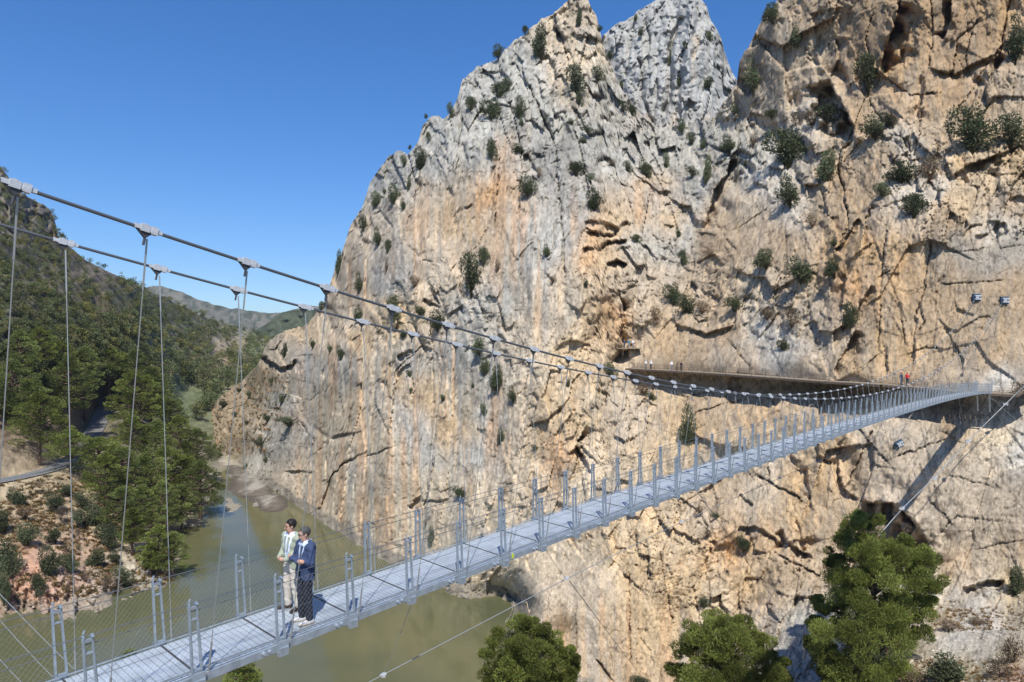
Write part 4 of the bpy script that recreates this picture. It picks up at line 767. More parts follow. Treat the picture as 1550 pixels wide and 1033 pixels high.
# boards of the deck: one slat of grating after the other
mb = MB(); NP = 14
for i in range(I0, NB):
    for k in range(NP):
        a = i+k/NP; c0, c1 = deckp(a), deckp(a+1/NP); t = c1-c0; L = np.linalg.norm(t); t /= L; u = np.cross(NV, t); u = u if u[2] > 0 else -u
        mb.frame((c0+c1)/2-u*.018, t, NV, u, L/2-.006, WD*S/2-.015, .018)
bpart(mb, 'deck', M['deck'])
mb = MB()
for s in (-1, 1):
    for i in range(I0, NB):
        a, b = deckp(i, s*WD/2, -.085), deckp(i+1, s*WD/2, -.085); mb.bar(a+NV*s*.02, b+NV*s*.02, .05, .13, UV)
        a, b = deckp(i, s*WD/2, .055), deckp(i+1, s*WD/2, .055); mb.bar(a-NV*s*.03, b-NV*s*.03, .018, .018, UV)
bpart(mb, 'edge_beam', M['galv'])
mb = MB()
for i in range(I0, NB+1):
    mb.bar(deckp(i, -WD/2, -.10), deckp(i, WD/2, -.10), .09, .10, UV)
    mb.bar(deckp(i, -WD/2+.02, .006), deckp(i, WD/2-.02, .006), .03, .012, UV)  # thin dark strip across the deck top at each post pair
    if i < NB: mb.bar(deckp(i, -WD/2, -.16), deckp(i+1, WD/2, -.16), .02, .02, UV)
bpart(mb, 'cross_beams_and_strips', M['dark'])
# posts: two thin channels, a head plate, a foot bracket
TOPV = {s: fp(10-.0919, s*(WD/2-.01165), dz(10)+PH)-fp(10, s*WD/2, dz(10)) for s in (-1, 1)}
def post_mesh(s, foot):
    v = TOPV[s]; q = v/np.linalg.norm(v); h = np.linalg.norm(v); m = MB()
    for e in (-.06, .06):
        b = DV*e+NV*s*.035; sp = DV*e*.25
        m.bar(b-q*.10+sp, b+q*(h-.02)-sp*.3, .030, .043, NV)
        m.bar(b+NV*s*.02+q*.05+sp, b+NV*s*.02+q*(h*.97)-sp*.3, .010, .02, NV)
    m.frame(NV*s*.035+q*(h-.10), DV, NV, q, .075, .022, .018); m.frame(NV*s*.035+q*(h-.28), DV, NV, q, .06, .018, .012)
    m.tube([NV*s*.035+q*(h-.06)+DV*.05-NV*.05, NV*s*.035+q*(h-.03)+DV*.05+NV*.05], .022, 6); m.tube([NV*s*.035+q*(h+.0)-DV*.05, NV*s*.035+q*(h+.05)-DV*.03], .016, 6)
    f = MB()
    f.frame(NV*s*.07-UV*.13, DV, NV, UV, .085, .075, .07); f.frame(NV*s*.10-UV*.05, DV, NV, UV, .10, .012, .10); f.frame(NV*s*.02+UV*.03, DV, NV, UV, .06, .03, .05)
    for e in (-.22, -.33): f.tube([DV*e+NV*s*.035-UV*.09, DV*e+NV*s*.10-UV*.09], .032, 8)
    return m, f
PM = {}
for s in (-1, 1):
    m, f = post_mesh(s, True); PM[s] = (m.mesh('post', M['galv']), f.mesh('foot_bracket', M['clamp'] if False else M['galv']), m, f)
rest = MB()
for i in range(I0+6, NB+1):
    for s in (1, -1):
        b = deckp(i, s*WD/2)
        if i <= 47:
            o = obj('post', PM[s][0], br, tuple(b-B0))
            if i < 26: obj('foot_bracket', PM[s][1], o)
            else: rest_f = None
        else: rest.add([np.array(v)+b for v in PM[s][2].v], PM[s][2].f)
o = bpart(rest, 'post', M['galv']); o['kind'] = 'stuff'
# hand wires along the post heads
for s in (-1, 1):
    mb = MB()
    for f in (.975, .87, .45, .06):
        mb.tube([deckp(i, s*WD/2)+TOPV[s]*f+NV*s*.03 for i in range(I0, NB+1)], .0065 if f > .8 else .004, 4)
    bpart(mb, 'hand_wires', M['cable'])
# wire net between the posts
for s in (-1, 1):
    V = []; Q = []
    def wire(a, b, r):
        d = b-a; d = d/np.linalg.norm(d); x = np.cross(d, NV); x /= np.linalg.norm(x); y = NV; k = len(V)
        for p in (a, b):
            for w_ in (0, 2.094, 4.189): V.append(p+r*(math.cos(w_)*x+math.sin(w_)*y))
        for j in range(3): Q.append((k+j, k+(j+1) % 3, k+3+(j+1) % 3, k+3+j))
    for i in range(I0+6, NB):
        st, r = (.06, .0017) if i < 9 else ((.09, .0021) if i < 20 else (.24, .0028)); kk = .62
        c = lambda u, t: (deckp(i, s*WD/2)*(1-u)+deckp(i+1, s*WD/2)*u)+TOPV[s]*(.03+.84*t)+NV*s*.03
        for sg in (1, -1):
            s0 = -kk
            while s0 < 1+kk:
                ts = sorted([max(0, min(1, (0-s0)/(sg*kk))), max(0, min(1, (1-s0)/(sg*kk)))]); t0, t1 = ts
                if t1-t0 > .02: wire(c(s0+sg*kk*t0, t0), c(s0+sg*kk*t1, t1), r if sg > 0 else r*.55)
                s0 += st
    me = mesh_np('netting', np.array(V)-B0, np.array(Q), M['net']); obj('netting', me, br)
# main cables, clamps, hangers
for s in (1, -1):
    mb = MB(); mb.tube([cablep(i, s) for i in np.linspace(I0, IE, 160)], .0235, 8); bpart(mb, 'main_cable', M['cable'], None, True)
def clamp_mesh():
    m = MB(); X, Y, Z = np.eye(3)            # X along the cable
    for a, b, hh, ww in [(-.23, -.13, .045, .045), (-.13, .02, .075, .06), (.02, .05, .055, .05), (.05, .16, .08, .06), (.16, .24, .042, .042)]:
        m.frame(((a+b)/2, 0, .012), X, Y, Z, (b-a)/2, ww, hh)
    m.frame((.10, 0, .07), X, Y, Z, .03, .05, .03); m.frame((-.06, 0, .075), X, Y, Z, .03, .05, .03)
    return m
CM = clamp_mesh().mesh('cable_clamp', M['clamp'])
k = MB(); k.add([(-.20, -.03, -.03), (.10, -.03, -.03), (-.02, -.03, -.20), (-.20, .03, -.03), (.10, .03, -.03), (-.02, .03, -.20)], [(0, 1, 2), (5, 4, 3), (0, 2, 5, 3), (1, 4, 5, 2), (0, 3, 4, 1)])
k.tube([(-.02, 0, -.18), (-.02, 0, -.34)], .022, 6); KM = k.mesh('clamp_bracket', M['dark'])
restc = MB(); resth = MB()
for i in range(-3, NB):
    for s in (1, -1):
        c = cablep(i, s); t = cablep(i+.2, s)-cablep(i-.2, s); t /= np.linalg.norm(t); yaw = math.atan2(t[1], t[0]); pt = -math.asin(t[2])
        base = deckp(i+.13, s*(WD/2+.02), -.02)
        if i <= 46:
            o = obj('cable_clamp', CM, br, tuple(c-B0)); o.rotation_euler = (0, pt, yaw); o.scale = (.76, .62, .62)
            if i < 24:
                kb = obj('clamp_bracket', KM, o)
            m = MB(); d = base-c; L = np.linalg.norm(d); d /= L
            m.tube([c+d*.15, c+d*.55*min(1, L/5), base-d*min(.45, L*.3)], [.009, .007, .007], 5, False); m.tube([base-d*min(.5, L*.3), base], .0155, 6)
            m.tube([c+d*.12, c+d*(.12+.10*L)], .0125, 5)
            bpart(m, 'hanger', M['rod'])
        else:
            restc.frame(c, t, np.cross((0, 0, 1), t), (0, 0, 1), .12, .04, .045); resth.tube([c, base], .006, 4, False)
o = bpart(restc, 'cable_clamp', M['clamp']); o['kind'] = 'stuff'
o = bpart(resth, 'hanger', M['rod']); o['kind'] = 'stuff'
# wind cables below the deck with their ties and clips
def curve(px, r, name='wind_cable', mat='rod'):
    P = np.array([at(*p) for p in px]); t = np.linspace(0, len(P)-1, 60); C = np.stack([np.interp(t, np.arange(len(P)), P[:, k]) for k in range(3)], 1)
    for _ in range(10): C[1:-1] = .25*C[:-2]+.5*C[1:-1]+.25*C[2:]
    m = MB(); m.tube(C, r, 6); bpart(m, name, M[mat], None, True)
curve([(250,1215,11.6),(420,1105,12.8),(580,1022,14.5),(857,876,18.5),(1031,790,23.6),(1180,724,33),(1290,676,46),(1370,642,62)], .011)
curve([(1221,975,75.5),(1262,908,76.4),(1303,843,77.5),(1365,770,80),(1414,724,82.5),(1465,668,85.5),(1522,612,88),(1580,556,86.9)], .05)
def tie(a, b, r=.0065): m = MB(); m.tube(sag_line(a, b, .05, 5), r, 5, False); bpart(m, 'tie_rod', M['rod'])
clip = MB(); clip.frame((0, 0, 0), (1, 0, 0), (0, 1, 0), (0, 0, 1), .055, .04, .035); clip.tube([(-.07, 0, -.02), (.07, 0, .03)], .03, 6); clip.frame((.02, -.03, .03), (1, 0, 0), (0, 1, 0), (0, 0, 1), .03, .02, .03); CLM = clip.mesh('tie_clip', M['clamp'])
for i, px in [(5.1, (580,1022,14.5)), (8.1, (857,876,18.5)), (13.1, (1031,790,23.6)), (20, (1180,724,33))]:
    tie(deckp(i, WD/2, -.12), at(*px), .006); o = obj('tie_clip', CLM, br, tuple(at(*px)-B0)); o.scale = (1, 1, 1)
for i, px in [(24, (1303,843,77.5)), (33, (1365,770,80)), (42, (1414,724,82.5)), (55, (1465,668,85.5)), (66, (1522,612,88))]:
    tie(deckp(i, WD/2, -.12), at(*px), .012); o = obj('tie_clip', CLM, br, tuple(at(*px)-B0)); o.scale = (4, 4, 4)
tie(at(862,880,18.6), at(990,1048,62), .012); tie(deckp(14, WD/2, -.12), at(1221,975,75.5), .014); tie(deckp(71, WD/2, -.12), at(1552,648,87.8), .02); tie(deckp(69, WD/2, -.12), at(1536,668,87.8), .02)
for a, b in [((-40,856,13.2), (150,1049,11.5)), ((-40,892,13), (95,1040,11.4)), ((-30,962,12.4), (60,1060,11.2))]: tie(at(*a), at(*b), .006)
tie(at(1361,673,look(1361,673)-.6), at(1327,724,look(1327,724)-.15), .02)
# anchor plates bolted to the rock
def plate(px, py, sx, sz, name='anchor_plate', tilt=0.):
    c = at(px, py, look(px, py)-.25); m = MB(); X, Y, Z = np.eye(3); ca, sa = math.cos(tilt), math.sin(tilt); X = np.array([ca, 0, sa]); Z = np.array([-sa, 0, ca])
    m.frame(c, X, Y, Z, sx, .18, sz); o = bpart(m, name, M['anch'])
    m = MB()
    for u in (-.5, .05, .55):
        for v in (-.45, .4): m.tube([c+X*u*sx+Z*v*sz-Y*.15, c+X*u*sx+Z*v*sz-Y*.42], .13, 7)
    m.frame(c-X*sx*.2-Y*.3-Z*sz*.1, X, Y, Z, sx*.4, .12, sz*.22)
    m2 = bpart(m, 'bolt', M['clamp'], o)
M['anch'] = plain('blue_grey_anchor_plate', (.045, .085, .14), .5, .3)
plate(1478, 450.5, .52, .50); plate(1520, 455, .52, .50); plate(1361, 672, .55, .42, tilt=.5)
m = MB(); c = at(1221, 977, 75.3); X, Y, Z = np.eye(3); m.frame(c, X, Y, Z, .35, .3, .5); m.tube([c+(0, 0, -.2), c+(-.35, 0, -1.6)], .14, 6); bpart(m, 'anchor_plate', M['galv'])
# portal frame where the bridge meets the cliff
mb = MB()
for s in (-1, 1):
    mb.bar(deckp(NB, s*(WD/2+.15), -.2), deckp(NB, s*(WD/2+.15), 1.5), .14, .14, DV)
    mb.bar(deckp(NB, s*(WD/2), -.15), deckp(NB+1.2, s*WD/2, -2.6), .18, .18, NV)
bpart(mb, 'end_frame', M['galv'])
# small yellow tag hanging on the deck edge
mb = MB(); c = deckp(7.22, WD/2+.03, -.06); mb.frame(c, DV, NV, UV, .03, .012, .05); mb.tube([c+UV*.04, c+UV*.10], .006, 5); bpart(mb, 'tag', plain('yellow_tag', (.55, .62, .02), .5))

# ================================================================ boardwalk bolted to the cliff
WP = [at(*p) for p in WALK]; WP[7:] = [WP[7], at(1547, 586.5, 89.3), at(1575, 566, 88.7)]
wk = empty('cliff_boardwalk', tuple(WP[0]), 'narrow boardwalk bolted along the sheer cliff, casting a deep shadow below it', 'boardwalk'); W0 = np.array(WP[0])
def wpart(mb, name, mat, parent=None): mb.v = [tuple(np.array(v)-W0) for v in mb.v]; return mb.build(name, mat, parent or wk)
def walk_frame(a, b):
    t = b-a; L = np.linalg.norm(t); t = t/L; o = np.array([t[1], -t[0], 0]); o /= np.linalg.norm(o)
    if o[1] > 0: o = -o
    return t, o, L
OW = 1.9; deck = MB(); beam = MB(); rails = MB(); posts = []
for k, (a, b) in enumerate(zip(WP[:-1], WP[1:])):
    t, o, L = walk_frame(a, b)
    if k >= 7: continue
    n_ = int(L/.6); 
    for j in range(n_):
        p = a+t*(j+.5)*L/n_+o*(OW/2-.5); deck.frame(p+(0, 0, rng.uniform(-.01, .01)), t, o, np.cross(t, o)*(1 if np.cross(t, o)[2] > 0 else -1), L/n_/2-.02, OW/2+.5, .05)
    beam.bar(a+o*(OW-.03)-(0, 0, .20), b+o*(OW-.03)-(0, 0, .20), .14, .24); beam.bar(a+o*.7-(0, 0, .20), b+o*.7-(0, 0, .20), .14, .22)
    nb_ = max(2, int(L/2.4))
    for j in range(nb_):
        p = a+t*(j+.5)*L/nb_; posts.append((p+o*(OW-.02), o, t)); beam.bar(p-o*.5-(0, 0, .32), p+o*(OW-.05)-(0, 0, .32), .12, .14); beam.bar(p-o*.1-(0, 0, 1.7), p+o*(OW-.3)-(0, 0, .35), .10, .10)
    for h in (.45, .8, 1.12): rails.tube([a+o*(OW-.02)+(0, 0, h), b+o*(OW-.02)+(0, 0, h)], .016, 4)
wpart(deck, 'walkway_boards', M['woodpale']); wpart(beam, 'support_beam', M['wood']); wpart(rails, 'hand_wires', M['cable'])
pmb = MB(); pmb.tube([(0, 0, -.2), (0, 0, 1.16)], .035, 5); pme = pmb.mesh('post', plain('rusty_post', (.14, .085, .055), .7))
for p, o, t in posts[:96]: obj('post', pme, wk, tuple(p-W0))
# stair up to the right
st = MB(); a, b = WP[7], np.array(WP[9]); n_ = 12; t, o, L = walk_frame(a, b)
for j in range(n_):
    p = a+(b-a)*(j+.5)/n_; st.frame(p+o*.7, np.array([t[0], t[1], 0]), o, (0, 0, 1), L/n_*.62, 1.2, .09)
wpart(st, 'stair', M['woodpale']); st = MB()
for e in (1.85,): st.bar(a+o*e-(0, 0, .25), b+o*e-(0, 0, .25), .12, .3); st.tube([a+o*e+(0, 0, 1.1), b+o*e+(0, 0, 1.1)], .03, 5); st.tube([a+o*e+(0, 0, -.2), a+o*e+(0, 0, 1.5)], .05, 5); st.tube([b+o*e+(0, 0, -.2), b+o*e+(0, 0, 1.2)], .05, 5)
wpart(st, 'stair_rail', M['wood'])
# ================================================================ people: bodies and clothes grown as smooth-blended volumes
def surface_nets(f, lo, h):
    nx, ny, nz = f.shape; ins = f < 0
    corners = [(a, b, c) for a in (0, 1) for b in (0, 1) for c in (0, 1)]
    sl = lambda a, b, c: f[a:nx-1+a, b:ny-1+b, c:nz-1+c]
    cnt = sum((sl(*q) < 0).astype(int) for q in corners); act = (cnt > 0) & (cnt < 8)
    acc = np.zeros(act.shape+(3,)); num = np.zeros(act.shape)
    for q in corners:
        for ax in range(3):
            if q[ax] == 0:
                r = list(q); r[ax] = 1; v0 = sl(*q); v1 = sl(*r); x = (v0 < 0) != (v1 < 0)
                t = np.where(x, v0/np.where(x, v0-v1, 1), 0); p = np.zeros(act.shape+(3,)); p[...] = q; p[..., ax] = t
                acc += p*x[..., None]; num += x
    idx = -np.ones(act.shape, int); idx[act] = np.arange(act.sum())
    I = np.argwhere(act); V = (I+acc[act]/num[act][:, None])*h+lo; Q = []
    for ax in range(3):
        o = [0, 0, 0]; o[ax] = 1; u = (ax+1) % 3; v = (ax+2) % 3
        a = ins[:-1, :-1, :-1]; b = ins[o[0]:nx-1+o[0], o[1]:ny-1+o[1], o[2]:nz-1+o[2]]; e = np.argwhere(a != b)
        e = e[(e[:, u] > 0) & (e[:, v] > 0)]
        if not len(e): continue
        du = np.zeros(3, int); du[u] = 1; dv = np.zeros(3, int); dv[v] = 1
        q = np.stack([idx[tuple(e.T)], idx[tuple((e-du).T)], idx[tuple((e-du-dv).T)], idx[tuple((e-dv).T)]], 1)
        fl = ~a[tuple(e.T)]; q[fl] = q[fl][:, ::-1]; Q.append(q[(q >= 0).all(1)])
    return V, np.concatenate(Q)[:, ::-1]
class Grid:
    def __init__(s, lo, hi, h):
        s.lo = np.array(lo, float); s.h = h; n_ = np.ceil((np.array(hi)-s.lo)/h).astype(int)+1
        s.P = np.stack(np.meshgrid(*[s.lo[k]+h*np.arange(n_[k]) for k in range(3)], indexing='ij'), -1).astype(np.float32)
def cone(P, a, b, ra, rb, fl=(1, 1, 1)):
    """tapered limb from a to b"""
    a = np.array(a, np.float32); b = np.array(b, np.float32); fl = np.array(fl, np.float32); Pp = P/fl; a = a/fl; b = b/fl; d = b-a
    t = np.clip(((Pp-a)@d)/(d@d+1e-12), 0, 1); e = Pp-a-t[..., None]*d; return np.sqrt(np.einsum('...i,...i', e, e))-(ra+(rb-ra)*t)
def ell(P, c, r):
    r = np.array(r, float); q = (P-np.array(c))/r; k = np.linalg.norm(q, axis=-1); return (k-1)*r.min()
def su(*fs, k=.03):
    o = fs[0]
    for f in fs[1:]:
        h = np.clip(.5+.5*(f-o)/k, 0, 1); o = f*(1-h)+o*h-k*h*(1-h)
    return o
def limb(P, pts, rs_, k=.02): return su(*[cone(P, pts[i], pts[i+1], rs_[i], rs_[i+1]) for i in range(len(pts)-1)], k=k)
def hand(P, w, dirn, nrm, thumb, curl=.5, sc=1.):
    """palm, four bent fingers of different length, a thumb from the side of the palm"""
    w = np.array(w, float); d = np.array(dirn, float); d /= np.linalg.norm(d); n_ = np.array(nrm, float); n_ -= d*(n_@d); n_ /= np.linalg.norm(n_); s = np.cross(d, n_)*thumb
    fs = [cone(P, w, w+d*.085*sc, .026, .032)]; fs[0] = su(fs[0], cone(P, w+d*.05*sc+s*.018, w+d*.05*sc-s*.022, .022, .02), k=.02)
    for q, ln in zip((.030, .010, -.010, -.029), (.068, .076, .070, .054)):
        k0 = w+d*.085*sc+s*q; k1 = k0+(d*math.cos(curl)+n_*math.sin(curl))*ln*.5*sc; k2 = k1+(d*math.cos(curl*2.2)+n_*math.sin(curl*2.2))*ln*.5*sc
        fs += [cone(P, k0, k1, .0105, .0095), cone(P, k1, k2, .0095, .008)]
    t0 = w+d*.03*sc+s*.028; t1 = t0+(d*.6+s*.7+n_*.3)*.045; fs += [cone(P, t0, t1, .014, .012), cone(P, t1, t1+(d*.9+s*.1+n_*.4)*.03, .012, .009)]
    return su(*fs, k=.010)
SKIN = plain('skin', (.52, .29, .20), .55, 0, .06, 9.)
def person(label, P0, yaw, H, pose, cl, res=.010, loc_sc=1., group=None, headyaw=0., nod=0.):
    root = empty('person', tuple(P0), label, 'person', group); root.rotation_euler = (0, 0, yaw); k_ = H/1.75; root.scale = (k_, k_, k_)
    fine = res < .015
    G = Grid((-.40, -.46, -.02), (.40, .34, 1.80), res); P = G.P
    an = pose['ankles']; kn = pose['knees']; el = pose['elbows']; wr = pose['wrists']; sh = [(-.185, .015, 1.415), (.185, .015, 1.415)]; hp = [(-.088, .0, .90), (.088, .0, .90)]
    ch, sn = math.cos(headyaw), math.sin(headyaw); hc = np.array([0, -.02, 1.625])
    def HP(v):                                   # point of the head, turned and nodded
        x, y, z = v; y, z = y*math.cos(nod)-z*math.sin(nod), z*math.cos(nod)+y*math.sin(nod)
        return hc+np.array([x*ch-y*sn, x*sn+y*ch, z])
    inv = P-hc; hx = inv[..., 0]*ch+inv[..., 1]*sn; hy = -inv[..., 0]*sn+inv[..., 1]*ch; hz = inv[..., 2]
    hy, hz = hy*math.cos(nod)+hz*math.sin(nod), hz*math.cos(nod)-hy*math.sin(nod); HL = np.stack([hx, hy, hz], -1)
    head = su(ell(HL, (0, .012, .035), (.076, .095, .088)), ell(HL, (0, -.018, -.035), (.060, .070, .085)), ell(HL, (0, -.045, -.085), (.032, .032, .030)), k=.03)
    if fine:
        head = su(head, cone(HL, (0, -.088, .012), (0, -.112, -.026), .009, .013), ell(HL, (0, -.075, .028), (.055, .02, .012)), ell(HL, (-.032, -.068, -.035), (.022, .018, .02)), ell(HL, (.032, -.068, -.035), (.022, .018, .02)), k=.012)
        head = su(head, ell(HL, (-.079, .012, -.008), (.011, .020, .032)), ell(HL, (.079, .012, -.008), (.011, .020, .032)), k=.006)
        head = su(head, ell(HL, (0, -.084, -.062), (.024, .014, .006)), k=.008)
    neck = cone(P, (0, .015, 1.44), tuple(hc+np.array([0, .02, -.06])), .062, .056)
    core = su(ell(P, (0, .0, 1.27), (.15, .10, .20)), ell(P, (0, 0, 1.02), (.135, .095, .16)), k=.08)
    arms = su(*[limb(P, [sh[j], el[j], wr[j]], [.048, .038, .026]) for j in (0, 1)], k=.01)
    legs = su(*[limb(P, [hp[j], kn[j], an[j]], [.07, .05, .036]) for j in (0, 1)], k=.01)
    body = su(core, legs, arms, k=.04); body = su(body, neck, head, k=.025)
    for j in (0, 1):
        hd = hand(P, wr[j], pose['hd'][j], pose['hn'][j], 1 if j else -1, pose.get('curl', .6)) if fine else ell(P, np.array(wr[j])+np.array(pose['hd'][j])*.05, (.04, .04, .04))
        body = su(body, hd, k=.008)
    def emit(f, name, mat, par=None, smooth=True):
        V, Q = surface_nets(f, G.lo, G.h)
        if len(V) == 0: return None
        return obj(name, mesh_np(name, V, Q, mat, None, smooth), par or root)
    emit(body, 'body', cl.get('skin', SKIN))
    X, Y, Z = P[..., 0], P[..., 1], P[..., 2]
    fold = .006*np.sin(Z*46+X*20+np.sin(Y*30)*1.2)*(np.sin(Z*17+X*9)*.5+.6) if fine else 0
    # trousers
    tl = su(*[limb(P, [hp[j], kn[j], (an[j][0], an[j][1]+.0, an[j][2]+.0)], [.095, .074, .064]) for j in (0, 1)], k=.02)
    tr = su(tl, ell(P, (0, .005, .93), (.150, .115, .13)), k=.04)+fold*.9
    emit(np.maximum(np.maximum(tr, Z-1.02), .055-Z), 'trousers', cl['trousers'])
    # shoes
    for j in (0, 1):
        a = np.array(an[j]); t_ = np.array(pose['toes'][j], float); t_ /= np.linalg.norm(t_)
        so = su(cone(P, a*[1, 1, 0]+[0, 0, .042]-t_*.04, a*[1, 1, 0]+[0, 0, .034]+t_*.17, .046, .036), cone(P, a, a*[1, 1, 0]+[0, 0, .05], .05, .05), k=.03)
        so = np.maximum(so, .0-Z+.001)
        s_ = emit(so, 'shoe', cl['shoes'])
        if 'sole' in cl and s_ is not None:
            sl = cone(P, a*[1, 1, 0]+[0, 0, .018]-t_*.045, a*[1, 1, 0]+[0, 0, .018]+t_*.178, .050, .042, (1, 1, .5)); emit(np.maximum(sl, -Z+.001), 'sole', cl['sole'], s_)
    tor = su(ell(P, (0, .005, 1.29), (.180, .122, .20)), ell(P, (0, .005, 1.05), (.160, .118, .20)), cone(P, (-.15, .015, 1.42), (.15, .015, 1.42), .06, .06), k=.07)
    # shirt with collar
    shirt = np.maximum(tor-.004, .93-Z); coll = np.maximum(cone(P, (0, .012, 1.45), (0, -.002, 1.50), .078, .070), Z-1.515)
    shirt = np.maximum(su(shirt, coll, k=.02), -np.maximum(np.maximum(np.abs(X)-(Z-1.40)*.33, Y+.03), 1.40-Z))
    if 'jacket' not in cl:
        sv = su(*[limb(P, [sh[j], el[j], np.array(el[j])*.6+np.array(wr[j])*.4], [.066, .056, .05]) for j in (0, 1)], k=.01); shirt = su(shirt, sv, k=.04)
    emit(shirt+fold*.3, 'shirt', cl['shirt'])
    if 'jacket' in cl:
        skirt = cone(P, (0, .012, 1.05), (0, .015, .83), .158, .172, (1.15, .86, 1)); skirt = np.maximum(skirt, .80-Z)
        jk = su(tor-.020, skirt, k=.05)
        wcut = np.where(Z > 1.12, .022+pose.get('vw', 0)+(Z-1.12)*.23, .020+(1.12-Z)*pose.get('open', .30))
        jk = np.maximum(jk, -np.maximum(np.abs(X-.004)-wcut, Y+.02)); jk = np.maximum(jk, -cone(P, (0, -.005, 1.42), (0, -.02, 1.60), .074, .10))
        sl = su(*[limb(P, [sh[j], el[j], wr[j]], [.076, .062, .048]) for j in (0, 1)], k=.012)
        jk = su(jk, sl, k=.035)+fold
        emit(jk, 'jacket', cl['jacket'])
        if fine:    # lapels
            lp = None
            for s in (-1, 1):
                q = cone(P, (s*.052, -.098, 1.42), (s*.035, -.142, 1.16), .030, .012, (1, .45, 1)); lp = q if lp is None else np.minimum(lp, q)
            emit(lp, 'lapel', cl['jacket'])
    if fine:
        bl = np.maximum(np.abs(Z-.985)-.02, ell(P, (0, .005, .985), (.162, .126, .2))); emit(np.maximum(bl, np.abs(X)-.12), 'belt', M['dark'])
    # hair or helmet
    if 'helmet' in cl:
        emit(np.maximum(ell(HL, (0, .012, .05), (.105, .125, .105)), .03-hz), 'helmet', cl['helmet'])
    else:
        hr = ell(HL, (0, .022, .040), (.088, .103, .099))+(.004*np.sin(hx*90+hz*40)*np.sin(hy*80) if fine else 0)
        cut = np.minimum(np.maximum(hz-.058, -(hy-.0)), np.where(hy > -.0, hz+.075, hz-.068+np.clip(-hy-.06, 0, 1)*.2))
        hyb = np.where(hz > .004, -.034-.25*np.clip(hz-.03, 0, 1), .020)      # hairline: high over the brow, back to the ear
        face = np.maximum(hy-hyb, hz-.078+.12*np.abs(hx))
        nape = -(hz+.062)
        hr = np.maximum(np.maximum(hr, -np.maximum(face, -1)), nape); emit(hr, 'hair', cl['hair'])
    if fine:
        for s in (-1, 1):
            m = MB(); e = HP((s*.031, -.082, .012)); m.tube([e-np.array([.012, 0, 0]), e, e+np.array([.012, 0, 0])], [.003, .0075, .003], 6); o = m.build('eye', M['dark'], root)
            m = MB(); e0, e1 = HP((s*.016, -.094, .032)), HP((s*.050, -.080, .034)); m.bar(e0, e1, .008, .007); m.build('eyebrow', cl['hair'] if 'hair' in cl else M['dark'], root)
        m = MB(); m.bar(HP((-.024, -.094, -.060)), HP((.024, -.094, -.060)), .008, .006); m.build('mouth', plain('lips', (.30, .09, .08), .5), root)
        if cl.get('glasses'):
            m = MB()
            for s in (-1, 1):
                c = HP((s*.033, -.100, .010)); ex = HP((1, -.1, 0))-HP((0, -.1, 0)); ez = HP((0, -.1, 1))-HP((0, -.1, 0))
                m.tube([c+ex*.026*math.cos(t)+ez*.019*math.sin(t) for t in np.linspace(0, 6.2832, 13)], .0028, 5, False); m.tube([HP((s*.058, -.095, .015)), HP((s*.082, .01, .012))], .003, 5)
            m.tube([HP((-.008, -.103, .014)), HP((.008, -.103, .014))], .003, 5); m.build('glasses', M['dark'], root)
    return root
def deck_at(px, py):
    best = None
    for i in np.arange(2, 6, .04):
        for l in np.linspace(-WD/2, WD/2, 25):
            q = deckp(i, l); u = CX+F*q[0]/q[1]; v = CY-F*(q[2]-HW)/q[1]; e = (u-px)**2+(v-py)**2
            if best is None or e < best[0]: best = (e, q)
    return best[1]
cloth = lambda n_, c, v=.12, r=.85: plain(n_, c, r, 0, v, 14., .2, .004)
PA = dict(ankles=[(-.12, .02, .10), (.13, .05, .10)], knees=[(-.105, -.015, .50), (.115, .0, .50)], toes=[(-.55, -1, 0), (.1, -1, 0)],
          elbows=[(-.255, .03, 1.14), (.255, .03, 1.14)], wrists=[(-.095, -.205, 1.055), (.085, -.205, 1.045)], hd=[(.8, -.5, -.1), (-.85, -.45, -.1)], hn=[(.3, .8, .1), (-.3, .8, .1)], curl=.75, open=.40, vw=.040)
PBb = dict(ankles=[(-.10, .0, .10), (.11, .02, .10)], knees=[(-.095, -.02, .50), (.10, -.01, .50)], toes=[(-.5, -1, 0), (-.1, -1, 0)],
          elbows=[(-.255, -.045, 1.15), (.26, -.045, 1.15)], wrists=[(.075, -.215, 1.185), (-.075, -.235, 1.215)], hd=[(.9, .1, .12), (-.92, .15, .22)], hn=[(0, 1, 0), (0, 1, 0)], curl=.35, open=.10, vw=.018)
qa = deck_at(441, 925); qb = deck_at(461, 941.5)
person('dark haired man in pale green jacket and beige trousers, hands joined', qa, R(-34), 136.5*qa[1]/F*1.0, PA,
       dict(trousers=cloth('beige_chinos', (.57, .51, .44)), shoes=cloth('dark_leather', (.035, .025, .022), .1, .4), shirt=cloth('white_blue_shirt', (.66, .72, .86), .04), jacket=cloth('sage_green_cloth', (.33, .36, .275)), hair=cloth('black_hair', (.022, .018, .016), .2, .5)), res=.0105, headyaw=R(-26), nod=R(8))
person('grey haired man with glasses in navy jacket and white trainers, arms folded on the deck', qb, R(-40), 144*qb[1]/F, PBb,
       dict(trousers=cloth('dark_navy_trousers', (.022, .026, .042)), shoes=cloth('white_trainers', (.62, .60, .58), .08), sole=cloth('tan_sole', (.42, .33, .22)), shirt=cloth('pale_blue_shirt', (.50, .60, .80), .05), jacket=cloth('navy_cloth', (.045, .065, .13)), hair=cloth('grey_hair', (.065, .064, .062), .3, .6), glasses=True), res=.0105, headyaw=R(-20), nod=R(9))
